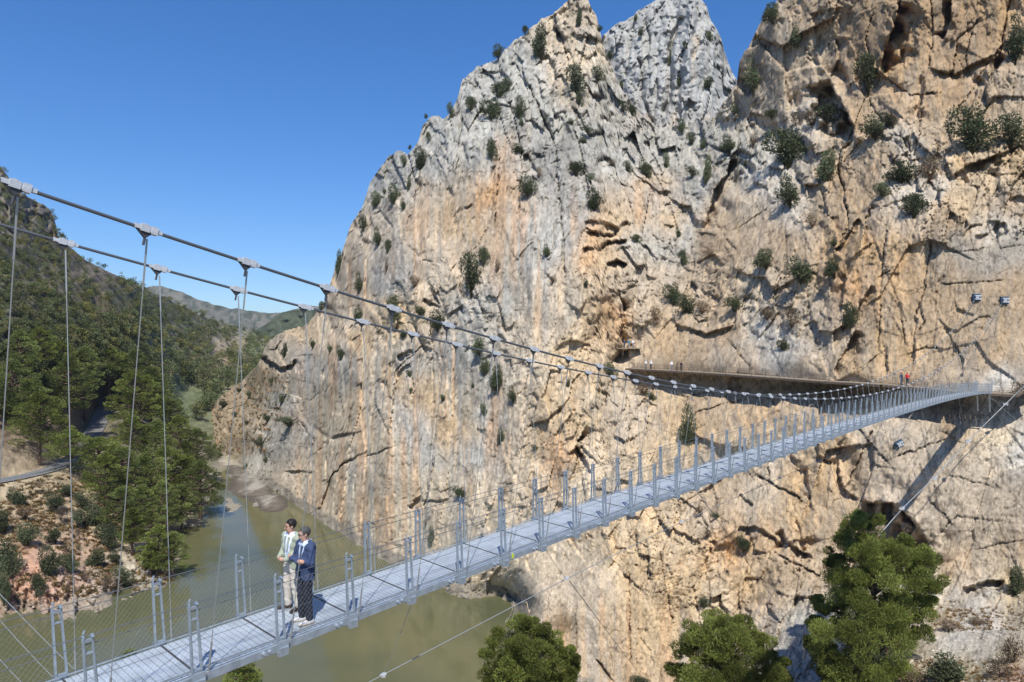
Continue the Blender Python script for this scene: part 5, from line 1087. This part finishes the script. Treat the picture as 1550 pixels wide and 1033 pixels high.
STAND = dict(ankles=[(-.10, .0, .10), (.10, .02, .10)], knees=[(-.095, -.02, .50), (.10, -.01, .50)], toes=[(-.2, -1, 0), (.2, -1, 0)], elbows=[(-.25, .03, 1.13), (.25, .03, 1.13)], wrists=[(-.24, -.08, .90), (.23, -.10, .92)], hd=[(0, -.3, -1), (0, -.3, -1)], hn=[(0, 0, 1), (0, 0, 1)])
REACH = dict(STAND, elbows=[(-.27, -.05, 1.16), (.25, -.02, 1.15)], wrists=[(-.20, -.26, 1.22), (.12, -.24, 1.18)])
def on_walk(x, off=1.1):
    x0 = np.array(WALK)[:, 0]; k = int(np.clip(np.searchsorted(x0, x)-1, 0, 6)); a, b = WP[k], WP[k+1]; best = None
    for t in np.linspace(0, 1, 200):
        _, o, _ = walk_frame(a, b); q = a+(b-a)*t+o*off; u = CX+F*q[0]/q[1]
        if best is None or abs(u-x) < best[0]: best = (abs(u-x), q)
    return best[1]+np.array([0, 0, .06])
wht = cloth('white_tshirt', (.72, .72, .74)); blk = cloth('black_clothes', (.03, .03, .035)); red = cloth('red_jacket', (.55, .02, .025)); nvy = cloth('dark_blue_clothes', (.045, .055, .10)); jean = cloth('grey_trousers', (.20, .21, .25)); hel = cloth('white_helmet', (.75, .75, .75)); rhel = cloth('red_helmet', (.5, .04, .03)); teal = cloth('teal_shirt', (.05, .22, .30)); brh = cloth('brown_hair', (.06, .04, .03))
FAR = [(1364.5, 1.0, R(20), STAND, dict(trousers=nvy, shoes=blk, shirt=nvy, helmet=rhel), 'small figure in dark blue with a red helmet above the far end of the bridge'),
       (1373.5, 1.0, R(-30), REACH, dict(trousers=blk, shoes=blk, shirt=red, helmet=rhel), 'small figure in a bright red jacket on the boardwalk above the bridge'),
       (978, 1.0, R(40), STAND, dict(trousers=jean, shoes=blk, shirt=wht, helmet=hel), 'leftmost of the two white shirted walkers at the left end of the boardwalk'),
       (985.5, 1.1, R(-40), STAND, dict(trousers=blk, shoes=blk, shirt=wht, helmet=hel), 'walker in white shirt and black trousers near the left end of the boardwalk'),
       (1017, 1.0, R(10), REACH, dict(trousers=jean, shoes=blk, shirt=wht, helmet=hel), 'walker in white shirt ahead of two dark clothed walkers on the boardwalk'),
       (1024.5, 1.1, R(60), STAND, dict(trousers=blk, shoes=blk, shirt=cloth('olive_shirt', (.13, .12, .08)), hair=brh), 'walker in olive brown clothes right of the lone white shirt'),
       (1031.5, 1.0, R(-60), STAND, dict(trousers=blk, shoes=blk, shirt=blk, hair=brh), 'rightmost walker of the far group, all in black')]
for x, off, yw, ps, cl, lb in FAR: person(lb, on_walk(x, off), yw, 1.78, ps, cl, res=.028)
LG = np.array(at(952, 526.5, look(952, 524)-1.2))
m = MB(); Xv = np.array([1., 0, 0]); m.frame(LG-(0, 0, .12), Xv, (0, 1, 0), (0, 0, 1), 2.4, 1.6, .10); m.frame(LG-(1.2, -.8, .9), Xv, (0, 1, 0), (0, 0, 1), .1, .7, .7); m.frame(LG-(-1.2, -.8, .9), Xv, (0, 1, 0), (0, 0, 1), .1, .7, .7)
o = obj('landing', m.mesh('landing', M['woodpale'])); tag(o, 'little wooden landing in the cleft above the left end of the boardwalk', 'landing')
for dx, cl, lb in [(-1.0, dict(trousers=nvy, shoes=blk, shirt=nvy, hair=brh), 'figure in dark blue on the little landing in the cleft, leftmost of three'), (-.1, dict(trousers=jean, shoes=blk, shirt=teal, hair=brh), 'figure in teal shirt between two others on the little landing in the cleft'), (.8, dict(trousers=jean, shoes=blk, shirt=wht, hair=brh), 'figure in white on the little landing in the cleft, rightmost of three')]:
    person(lb, LG+(dx, -.3, 0), R(20), 1.72, STAND, cl, res=.028)
# ================================================================ shrubs rooted in the rock:  x, y, width, height, dry?, label
CS = [
(755,78,19,21,0,'small dark shrub against the sky on the left crest, highest on that edge'),(795,46,11,14,0,'tiny bush on the skyline just left of the front summit'),(820,62,27,46,0,'large dark slanting shrub below the left side of the front summit'),
(878,27,13,25,0,'narrow shrub right under the front summit'),(908,43,9,9,0,'tiny bush on the right edge of the front summit'),(871,119,30,38,0,'big round shrub in the gully in the middle below the front summit'),(877,151,12,22,0,'narrow shrub hanging below the big round gully shrub'),
(906,112,20,21,0,'round shrub right of the big gully shrub below the front summit'),(755,137,32,25,0,'wide green shrub over a pair of larger shrubs on the upper left buttress'),(769,126,16,16,0,'grey green shrub at the upper right of the wide green shrub'),(713,158,21,23,0,'shrub alone on a ledge left of the twin shrubs, upper left buttress'),
(745,166,33,31,0,'big dark shrub under the wide green shrub on the upper left buttress'),(787,162,17,34,0,'upright shrub in the cleft right of the big dark shrub'),(790,184,9,16,0,'slender shrub at the foot of the upright cleft shrub'),(744,228,18,34,0,'tall dark shrub in a crack left of the flat brown shrub'),
(789,227,28,15,0,'flat dark cushion shrub in the middle of the grey wall'),(799,281,27,28,0,'loose grey shrub below the flat cushion shrub'),(872,256,24,21,0,'shrub at the upper left end of the diagonal row of three'),(894,273,15,20,0,'middle shrub of the diagonal row of three'),(900,302,27,33,0,'largest and lowest shrub of the diagonal row of three'),
(884,212,16,14,0,'small shrub above the diagonal row of three'),(889,196,18,9,0,'flat small shrub near the right ridge of the front peak'),(865,184,12,10,0,'small scruffy shrub in the middle of the grey front peak'),(683,168,12,25,0,'dark shrub on the left crest beside the step'),
(645,176,7,7,0,'tiny bush on the left skyline standing on a pinnacle'),(648,207,8,14,0,'small shrub in a notch just inside the left crest'),(621,223,7,7,0,'tiny round bush on the left skyline, above the twin shrubs'),(612,245,11,18,0,'small shrub leaning on the left crest'),
(637,239,21,35,0,'long dark shrub in a crack near the left crest'),(597,295,20,29,0,'right one of two dark shrubs near the left edge of the peak'),(570,302,20,26,0,'left one of two dark shrubs near the left edge of the peak'),(583,290,8,11,0,'little bush between the two dark shrubs at the left edge'),(620,279,9,20,0,'thin upright shrub right of the two dark shrubs'),(611,311,9,18,0,'thin shrub below the two dark shrubs near the left edge'),
(943,161,15,13,0,'left one of two small bushes in the saddle before the grey peak'),(957,164,14,17,0,'right one of two small bushes in the saddle before the grey peak'),(960,202,24,16,0,'flat dark shrub below the saddle of the grey peak'),(927,246,18,10,1,'brown cushion on the slope below the saddle'),(950,252,14,16,0,'grey shrub right of the brown cushion below the saddle'),
(941,128,9,21,0,'narrow dark shrub in the gap between the front ridge and the grey peak'),(924,83,11,12,0,'small bush at the upper left foot of the grey peak'),(978,255,22,27,0,'round green shrub in the middle of the ravine slope'),(1008,245,12,25,0,'upright shrub right of the round green ravine shrub'),(1004,224,14,15,0,'small shrub over the upright ravine shrub'),
(1046,210,14,17,0,'shrub high in the ravine at the foot of the grey peak'),(1065,218,12,16,0,'shrub right of the one at the foot of the grey peak'),(1048,259,18,13,0,'low shrub in the ravine beside the dark diagonal cleft'),(1073,258,17,44,0,'long dark shrub filling the diagonal cleft'),(964,361,17,11,0,'small shrub right of the orange caves'),(829,380,14,20,0,'shrub on the grey rib left of the orange caves'),
(1027,353,9,15,0,'thin shrub at the right side of the ravine'),(1073,382,19,13,1,'brown twiggy bush on the ramp right of the ravine'),(1034,390,12,22,0,'dark shrub in the slot below the thin ravine shrub'),(816,260,11,14,1,'dry brown bush near the loose grey shrub'),
(1074,54,10,14,0,'dark shrub near the right edge of the grey peak'),(1036,67,8,9,0,'small round bush in the upper middle of the grey peak'),(1074,125,18,16,0,'wide shrub low on the right half of the grey peak'),(1028,124,9,12,0,'bush in the groove in the middle of the grey peak'),(1015,86,7,40,0,'long dark strip of shrubs in the groove of the grey peak'),(1032,190,11,22,0,'narrow shrub at the base of the grey peak'),(971,48,11,13,0,'small bush high on the left flank of the grey peak'),(963,27,8,10,0,'tiny bush on the left skyline of the grey peak'),
(1170,20,34,28,0,'big dark bush on the skyline at the top left of the right cliff'),(1208,55,27,30,0,'shrub right below the skyline bush of the right cliff'),(1141,114,26,48,0,'tall dark shrub on the left edge of the right cliff'),(1315,109,44,54,0,'large loose shrub on the bulge beside the dark overhang'),(1538,58,34,62,0,'dark shrub cut by the right edge near the top'),
(1472,194,62,62,0,'largest shrub of the terrace at the right, dense and dark'),(1530,196,42,44,0,'dark shrub at the right edge beside the largest terrace shrub'),(1252,172,40,26,0,'green shrub below the dark overhang'),(1228,178,34,20,1,'dry grey bush left of the green shrub below the overhang'),(1325,191,40,34,0,'shrub on the ledge in the middle of the right cliff'),(1344,180,22,22,0,'grey shrub touching the ledge shrub on its right'),
(1193,222,66,50,0,'wide twin crowned shrub on the pale terrace'),(1256,251,34,46,0,'grey green shrub right of the twin crowned shrub'),(1196,289,38,42,0,'shrub below the twin crowned shrub beside white rock'),(1229,333,24,20,1,'dry bush below the white rock patch'),(1366,260,46,30,0,'bright green cushion shrub on the slanting ledge'),(1408,254,44,34,1,'grey twiggy shrub right of the bright green cushion'),(1334,287,26,18,0,'small shrub left below the bright green cushion'),(1384,312,36,36,0,'olive grey bush under the slanting ledge'),
(1160,391,38,27,0,'left shrub of the pair on the rubble slope'),(1212,409,45,35,0,'right and bigger shrub of the pair on the rubble slope'),(1263,405,27,28,0,'dark shrub in the cleft right of the rubble slope pair'),(1263,366,13,14,0,'small round bush above the cleft shrub'),(1351,181,15,18,1,'dry tuft beside the grey shrub on the ledge'),(1168,172,26,12,0,'low green tuft on the upper pale terrace'),(1141,212,18,22,1,'thin dry bush on the upper pale terrace'),(1105,219,28,26,0,'sprawling shrub at the left end of the pale terrace'),(1206,181,26,18,1,'brown brush patch on the pale terrace'),(1112,166,14,14,0,'shrub in the corner between grey peak and right cliff'),
(1019,446,27,30,0,'dark upright shrub over the boardwalk slab, left of a spreading one'),(1039,462,32,30,0,'spreading grey green shrub over the boardwalk slab'),(992,474,18,18,1,'purple brown twiggy bush left of the upright slab shrub'),(1062,464,24,16,1,'brown brush right of the spreading slab shrub'),(1112,460,26,20,0,'shrub on the ledge over the middle of the boardwalk'),(1198,481,24,24,1,'olive tuft on the ledge over the right half of the boardwalk'),(1160,474,24,16,1,'dry grass tuft on the ledge over the boardwalk'),(1288,477,22,38,0,'dark shrub in the shadowed cleft above the boardwalk'),(1185,523,18,16,0,'round bush just over the boardwalk'),(1041,645,24,66,0,'tall narrow tree like shrub below the left half of the boardwalk'),(925,560,20,25,0,'dark shrub under the cave at the left end of the boardwalk'),(975,588,34,18,1,'brown dry brush below the left end of the boardwalk'),(985,600,16,10,0,'small green tuft below the dry brush'),
(550,341,14,26,0,'upper shrub of two near the left edge in mid height'),(573,359,17,28,0,'lower right shrub of two near the left edge in mid height'),(587,375,11,22,0,'thin shrub right of the two mid height shrubs'),(585,402,7,26,1,'dry strip of bush in a crack below the mid height shrubs'),(545,429,16,33,0,'tall shrub behind the upper cable near the left edge'),(543,477,15,23,0,'shrub at the left end of the yellow ledge'),(595,467,27,36,0,'big shrub on the yellow ledge crossed by the upper cable'),(713,413,34,58,0,'largest shrub on the left face, tall and dark'),(732,389,20,28,0,'round shrub at the upper right of the largest shrub of the left face'),(753,402,12,24,1,'brown bush right of the round shrub on the left face'),(662,484,24,30,0,'yellow green shrub at the right end of the yellow ledge'),(636,470,17,12,0,'small low shrub in the middle of the yellow ledge'),(611,505,14,12,0,'little bush on the lower cable line below the yellow ledge'),(726,524,23,24,0,'olive shrub between the two cables in mid wall'),(734,554,16,26,0,'dark shrub under the olive shrub, below the cables'),(754,573,26,38,0,'large shrub of the slanting row below the cables'),(777,597,16,25,0,'lowest shrub of the slanting row below the cables'),(732,621,10,18,0,'small dark shrub under the slanting row'),(758,659,11,25,0,'slender dark shrub low in the middle of the wall'),(827,381,10,12,1,'dry tuft on the grey rib in the wall centre'),(887,428,8,14,0,'small dark bush in a niche of the orange wall'),
(517,535,14,21,0,'dark shrub on the lower left face near the pale patch'),(514,398,12,36,0,'bushes running down the left skyline in mid height'),(487,466,11,18,0,'bush on the left skyline where the lower cable crosses'),(474,521,9,17,0,'small shrub at the left foot of the face, over the boulder'),(500,528,9,15,0,'small shrub between boulder and dark shrub of the lower left face'),(627,425,24,16,1,'brown bushes in a hollow of the left face'),(670,602,12,10,0,'little bush on a ledge in the streaked wall'),(619,565,9,9,0,'tiny bush in the upper streaked wall'),(622,592,7,9,0,'tiny dark tuft under the tiny bush of the streaked wall'),(809,677,9,8,0,'tiny round tuft in the rough ochre wall'),(861,580,8,12,0,'small tuft in the rough ochre wall near the cables'),(837,423,14,12,1,'grey brush on a ledge of the grey rib'),(716,583,6,8,0,'tiny bush on white rock left of the slanting row'),
(654,811,13,27,0,'narrow shrub low on the wall behind the bridge posts'),(696,745,17,17,0,'round shrub low on the wall above the bridge deck'),(760,742,16,10,1,'brown tuft low on the wall behind a bridge post'),(730,811,8,6,0,'tiny bush just above the bridge deck'),(644,790,8,12,1,'dry tuft left of the narrow shrub behind the posts'),
(1126,822,24,22,0,'round grey green bush on the broken slope below the bridge'),(1066,911,17,18,0,'small dark bush on the ochre wall left of the middle pine'),(1060,770,18,13,1,'dry grey tuft right below the bridge deck'),(1072,806,18,12,1,'brown cushion on the broken slope below the bridge'),(1083,780,12,8,0,'green tuft beneath the bridge deck'),(969,1029,28,16,0,'bush at the bottom edge between the two small pines'),
(406,633,14,13,0,'dark bush on the scree skirt at the left foot of the wall'),(396,669,15,13,0,'dark round bush low on the scree skirt'),(437,637,32,14,0,'wide flat bush on a ledge at the left foot of the wall'),(427,603,11,15,0,'upright bush at the edge of the streaked wall'),(373,706,8,9,0,'little bush at the corner of the mud bank'),(388,648,10,8,1,'dry bush in the middle of the scree skirt'),(374,657,8,8,1,'small dry tuft left on the scree skirt'),(356,628,10,8,0,'small round bush on the upper scree'),(374,641,8,7,0,'tiny bush in the middle of the upper scree'),(349,648,10,7,1,'reddish dry tuft on the upper scree'),(395,604,10,9,1,'purple brown bush on the brown slope'),(340,611,20,13,0,'wide bush at the top left of the brown slope'),(403,695,9,13,0,'bush over the mud bank at the foot of the wall'),(333,688,16,15,0,'bright green reeds where the stream enters the lake'),(378,596,10,8,0,'small bush on the brown slope under the boulder'),(362,592,9,7,0,'tiny bush at the crest of the brown slope'),(412,578,12,10,0,'dark bush under the overhanging boulder'),(330,632,9,7,1,'dry tuft at the left end of the brown slope'),(432,531,12,22,0,'dark bush beside the overhanging boulder'),
(1541,881,32,44,0,'dark green bush at the right edge on the rubble terrace'),(1532,985,36,52,1,'dark twiggy bush at the right edge near the bottom'),(1435,1010,70,44,0,'sprawling dark bramble right of the big pine foot'),(1338,1008,60,52,0,'grey green bush in front of the big pine'),(1437,947,34,15,1,'tuft of grey dry grass right of the big pine'),(1515,1012,40,26,1,'dry brown brush in the bottom right corner'),(1385,1024,40,26,1,'pale dry grass at the foot of the big pine'),(1480,938,36,10,1,'low strip of dry grass on the rubble terrace'),(1250,1022,30,26,0,'green bush at the left foot of the big pine')]
for x, y, w_, h_, dry, lb in CS:
    pk = (abs(x-1020) < 85) and (y < 130) and not (x < 925)
    lk = looks_peak if (920 < x < 1100 and y < np.interp(x, [908, 942, 975, 996, 1034, 1084, 1110], [40, 132, 172, 190, 184, 170, 118])) else look
    yy = min(y+h_*.25, 1030); d = lk(x, yy)
    if x < 660 and y < 250 and w_ < 10: d = lk(x, y+h_*.6)
    w2, h2 = w_*1.24, h_*1.2
    s = d/F
    o = put('dry_shrub' if dry else 'shrub', (DRY if dry else SHR)[int(x*7+y) % (3 if dry else 7)], x, y, w2, h2, d-w2*s*.28, lb, 'shrub', 'shrubs rooted in the cliffs')
def scree_spot(rs):
    x = rs.uniform(290, 440); y = rs.uniform(560, 700)
    if y < np.interp(x, XS, YT)+4 or y > np.interp(x, [290, 340, 400, 440], [690, 690, 690, 600]): return None, 0, 0, 0
    d = look(x, y); return at(x, y, d-.3), d/F, x, y
litter('scree_scrub', 420, scree_spot, lambda r: (1.35, 1.05, .7) if r.uniform() < .5 else (.45, .5, .28), 971, M['drybush'], (2.5, 6.))
# scattered little tufts in the cracks: more than one could count
rs = np.random.default_rng(77); Cs = []; Ds = []; Ks = []; Ls = []; t = 0
while t < 620:
    x = rs.uniform(340, 1550); y = rs.uniform(20, 800); yt_ = np.interp(x, XS, YT)
    if y < yt_+6: continue
    grey = (y < 330 and x < 1110) or (1100 < x < 1300 and 150 < y < 560) or (x < 470) or (x > 1330 and 170 < y < 340)
    if rs.uniform() > (1. if grey else .10): continue
    if 960 < x and abs(y-np.interp(x, *np.array(WALK)[:, :2].T)) < 45: continue
    t += 1; d = look(x, y); s = d/F; r = rs.uniform(1.2, 3.6)*s; P = at(x, y, d-r*.3); m = 26; dd = sph(m, rs)
    Cs.append(P+dd*r*rs.uniform(.5, 1., (m, 1))*np.array([1, .8, .8])); Ds.append(dd+np.array([0, 0, .6])); Ls.append(np.full(m, r*.55))
    Ks.append(np.repeat((np.array([1., 1., 1.]) if rs.uniform() < .62 else np.array([2.0, 1.5, 1.5]))[None]*rs.uniform(.8, 1.3), m, 0))
V, Q, cc = leaves(np.concatenate(Cs), np.concatenate(Ds), np.concatenate(Ls), np.concatenate(Ls)*.5, np.concatenate(Ks), rs)
tag(obj('rock_tufts', mesh_np('rock_tufts', V, Q, M['shrub'], cc)), kind='stuff')

# ================================================================ pines below the bridge
def big_pine(label, x, ybase, d, H, Rr, seed, shape, n_br, per, L, base=.12, mat='pine', lean=.05, tilt=0.):
    P = at(x, ybase, d); r = empty('pine_tree', tuple(P), label, 'tree', 'pines below the bridge')
    cm, tw = pine_crown(seed, H, Rr, M[mat], n_br, per, L, L*.30, base, shape=shape)
    obj('crown', cm, r); obj('trunk', pine_trunk(H, seed+1, lean, tw), r); r.rotation_euler = (tilt, 0, seed*.7)
    return r
def lobed_pine(label, x, ybase, d, H, lobes, seed, L, dens, mat='pine'):
    """crown made of the lobes one sees: (x, y, radius) in the photograph, each at a depth of its own"""
    rs = np.random.default_rng(seed); P = at(x, ybase, d); r = empty('pine_tree', tuple(P), label, 'tree', 'pines below the bridge'); k_ = d/F
    Cs = []; Ds = []; K = []; tw = MB(); xm = np.mean([l[0] for l in lobes]); wmax = max(abs(l[0]-xm) for l in lobes)*k_+.1
    for lx, ly, lr in lobes:
        dxw = (lx-x)*k_; dep = math.sqrt(max(0, 1-(((lx-xm)*k_)/wmax)**2))*wmax*.75
        for yo in ((-dep*rs.uniform(.5, 1.), dep*rs.uniform(.2, .9)) if lr > 24 else (rs.uniform(-.4, .4)*dep,)):
            c = at(lx, ly, d+yo)-P; R_ = lr*k_*.96; tone = rs.uniform(.72, 1.25)
            tw.tube([(0, 0, max(.1*H, c[2]-.22*H)), c*np.array([.55, .55, 1])-np.array([0, 0, .10*H]), c], [.014*H, .009*H, .003*H], 5, False)
            for q in range(9):
                u = sph(1, rs)[0]; u[2] = u[2]*.8+.15; sc_ = c+u*R_*rs.uniform(.45, 1.05)*np.array([1, 1, .85]); sr = R_*rs.uniform(.28, .50); m = int(dens*rs.uniform(.6, 1.3)); dd = sph(m, rs)
                Cs.append(sc_+dd*(sr*rs.uniform(.35, 1.12, m)**.5*(1+.22*np.sin(dd[:, 0]*7+q)*np.sin(dd[:, 1]*8+dd[:, 2]*6)))[:, None]*np.array([1.05, 1.05, .85])); Ds.append(dd*.7+u*.5+np.array([0, 0, .75])+rs.normal(size=(m, 3))*.35); K.append(tone*rs.uniform(.7, 1.3)*rs.uniform(.75, 1.25, m))
    C = np.concatenate(Cs); D = np.concatenate(Ds); k = np.concatenate(K); yel = rs.uniform(.9, 1.25, len(k)); cols = np.stack([k*yel, k, k*rs.uniform(.7, 1.1, len(k))], 1)
    V, Q, cc = leaves(C, D, L, L*.36, cols, rs); obj('crown', mesh_np('crown', V, Q, M[mat], cc), r); obj('trunk', pine_trunk(H, seed+1, .02, tw), r)
    return r
lobed_pine('tall broad pine on the ledge under the far half of the bridge', 1322, 1012, 70, 15.2, [(1306,800,26),(1318,790,18),(1285,822,22),(1305,838,28),(1340,836,28),(1362,820,20),(1388,842,26),(1262,846,16),(1275,872,30),(1318,876,36),(1360,870,34),(1396,880,26),(1404,915,22),(1285,912,36),(1330,922,40),(1372,922,34),(1250,915,18),(1238,945,16),(1262,955,34),(1310,962,36),(1352,966,38),(1390,950,24),(1232,975,14),(1255,1000,26),(1300,1012,40),(1350,1015,34),(1262,1035,26),(1320,1045,36)], 61, .21, 640)
lobed_pine('round pine at the bottom edge, in the middle, crossed by the bridge shadow', 1100, 1120, 72, 12.6, [(1060,958,24),(1090,950,26),(1122,950,22),(1146,962,22),(1040,985,24),(1075,985,34),(1115,986,34),(1160,986,24),(1180,1000,14),(1032,1012,20),(1062,1020,34),(1105,1022,38),(1150,1020,30),(1180,1025,18),(1045,1050,30),(1100,1058,36),(1155,1052,30)], 62, .21, 640)
lobed_pine('pine at the bottom edge in front of the lake, left of the ochre wall', 800, 1130, 58, 11.4, [(785,952,24),(806,948,22),(762,972,24),(796,980,32),(826,975,22),(748,1000,22),(780,1010,34),(818,1008,32),(745,1030,24),(775,1045,34),(815,1045,34)], 63, .175, 640)
lobed_pine('lower companion pine at the bottom edge, right of the lakeside pine', 858, 1130, 60, 9.4, [(850,985,20),(866,998,20),(845,1012,24),(872,1022,20),(852,1040,28),(878,1048,18)], 66, .175, 620)
big_pine('sunlit pine top rising at the bottom edge under the near end of the bridge', 362, 1190, 34, 6.3, 2.3, 64, 'round', 60, 420, .13, .036)
big_pine('small pine top showing behind the deck near the left corner', 196, 1150, 33, 5.2, 1.5, 65, 'round', 46, 380, .12, .034)
# near bank on which those pines stand, below the photograph's lower edge
gx = np.linspace(-60, 75, 70); gy = np.linspace(-12, 78, 60); X, Y = np.meshgrid(gx, gy)
Z = np.minimum(42, 41.5-.62*np.clip(Y, -20, 100))-1.5*fbm(X/9., Y/9., 701, 4)-np.clip(np.abs(X-8)-38, 0, 60)*.55
I = np.arange(X.size).reshape(X.shape); Q = np.stack([I[:-1, :-1], I[:-1, 1:], I[1:, 1:], I[1:, :-1]], -1).reshape(-1, 4)
C = np.array((.36, .28, .19))*(1+.3*fbm(X/4., Y/4., 702, 3))[..., None]
tag(obj('near_bank', mesh_np('near_bank', np.stack([X, Y, Z], -1).reshape(-1, 3), Q, M['soil'], C.reshape(-1, 3))), kind='structure')

def talus_spot(rs):
    x = rs.uniform(1385, 1570); y = rs.uniform(890, 1035)
    if y < np.interp(x, [1385, 1440, 1500, 1570], [915, 902, 890, 880]): return None, 0, 0, 0
    d = look(x, y); return at(x, y, d), d/F, x, y
litter('rubble', 520, talus_spot, None, 961, plain('white_rubble', (.46, .42, .35), .9, 0, .2, .5), (.6, 2.6), True)
litter('talus_grass', 420, lambda r: (lambda q: q if q[0] is not None and (920 < q[3] < 955 or q[3] > 1000) else (None, 0, 0, 0))(talus_spot(r)), lambda r: (1.7, 1.35, .8), 962, M['drybush'], (3., 6.5))
# ================================================================ thin summer air over the valley
m = bpy.data.materials.new('valley_haze'); m.use_nodes = True; n = m.node_tree; n.nodes.remove(n.nodes['Principled BSDF'])
pv = n.nodes.new('ShaderNodeVolumePrincipled'); pv.inputs['Color'].default_value = (.80, .88, 1., 1); pv.inputs['Density'].default_value = .00007; pv.inputs['Anisotropy'].default_value = .2
n.links.new(pv.outputs[0], n.nodes['Material Output'].inputs['Volume'])
mb = MB(); mb.frame((-200, 1000, 149), (1, 0, 0), (0, 1, 0), (0, 0, 1), 1900, 1500, 165)
o = mb.build('haze', m); tag(o, kind='stuff')
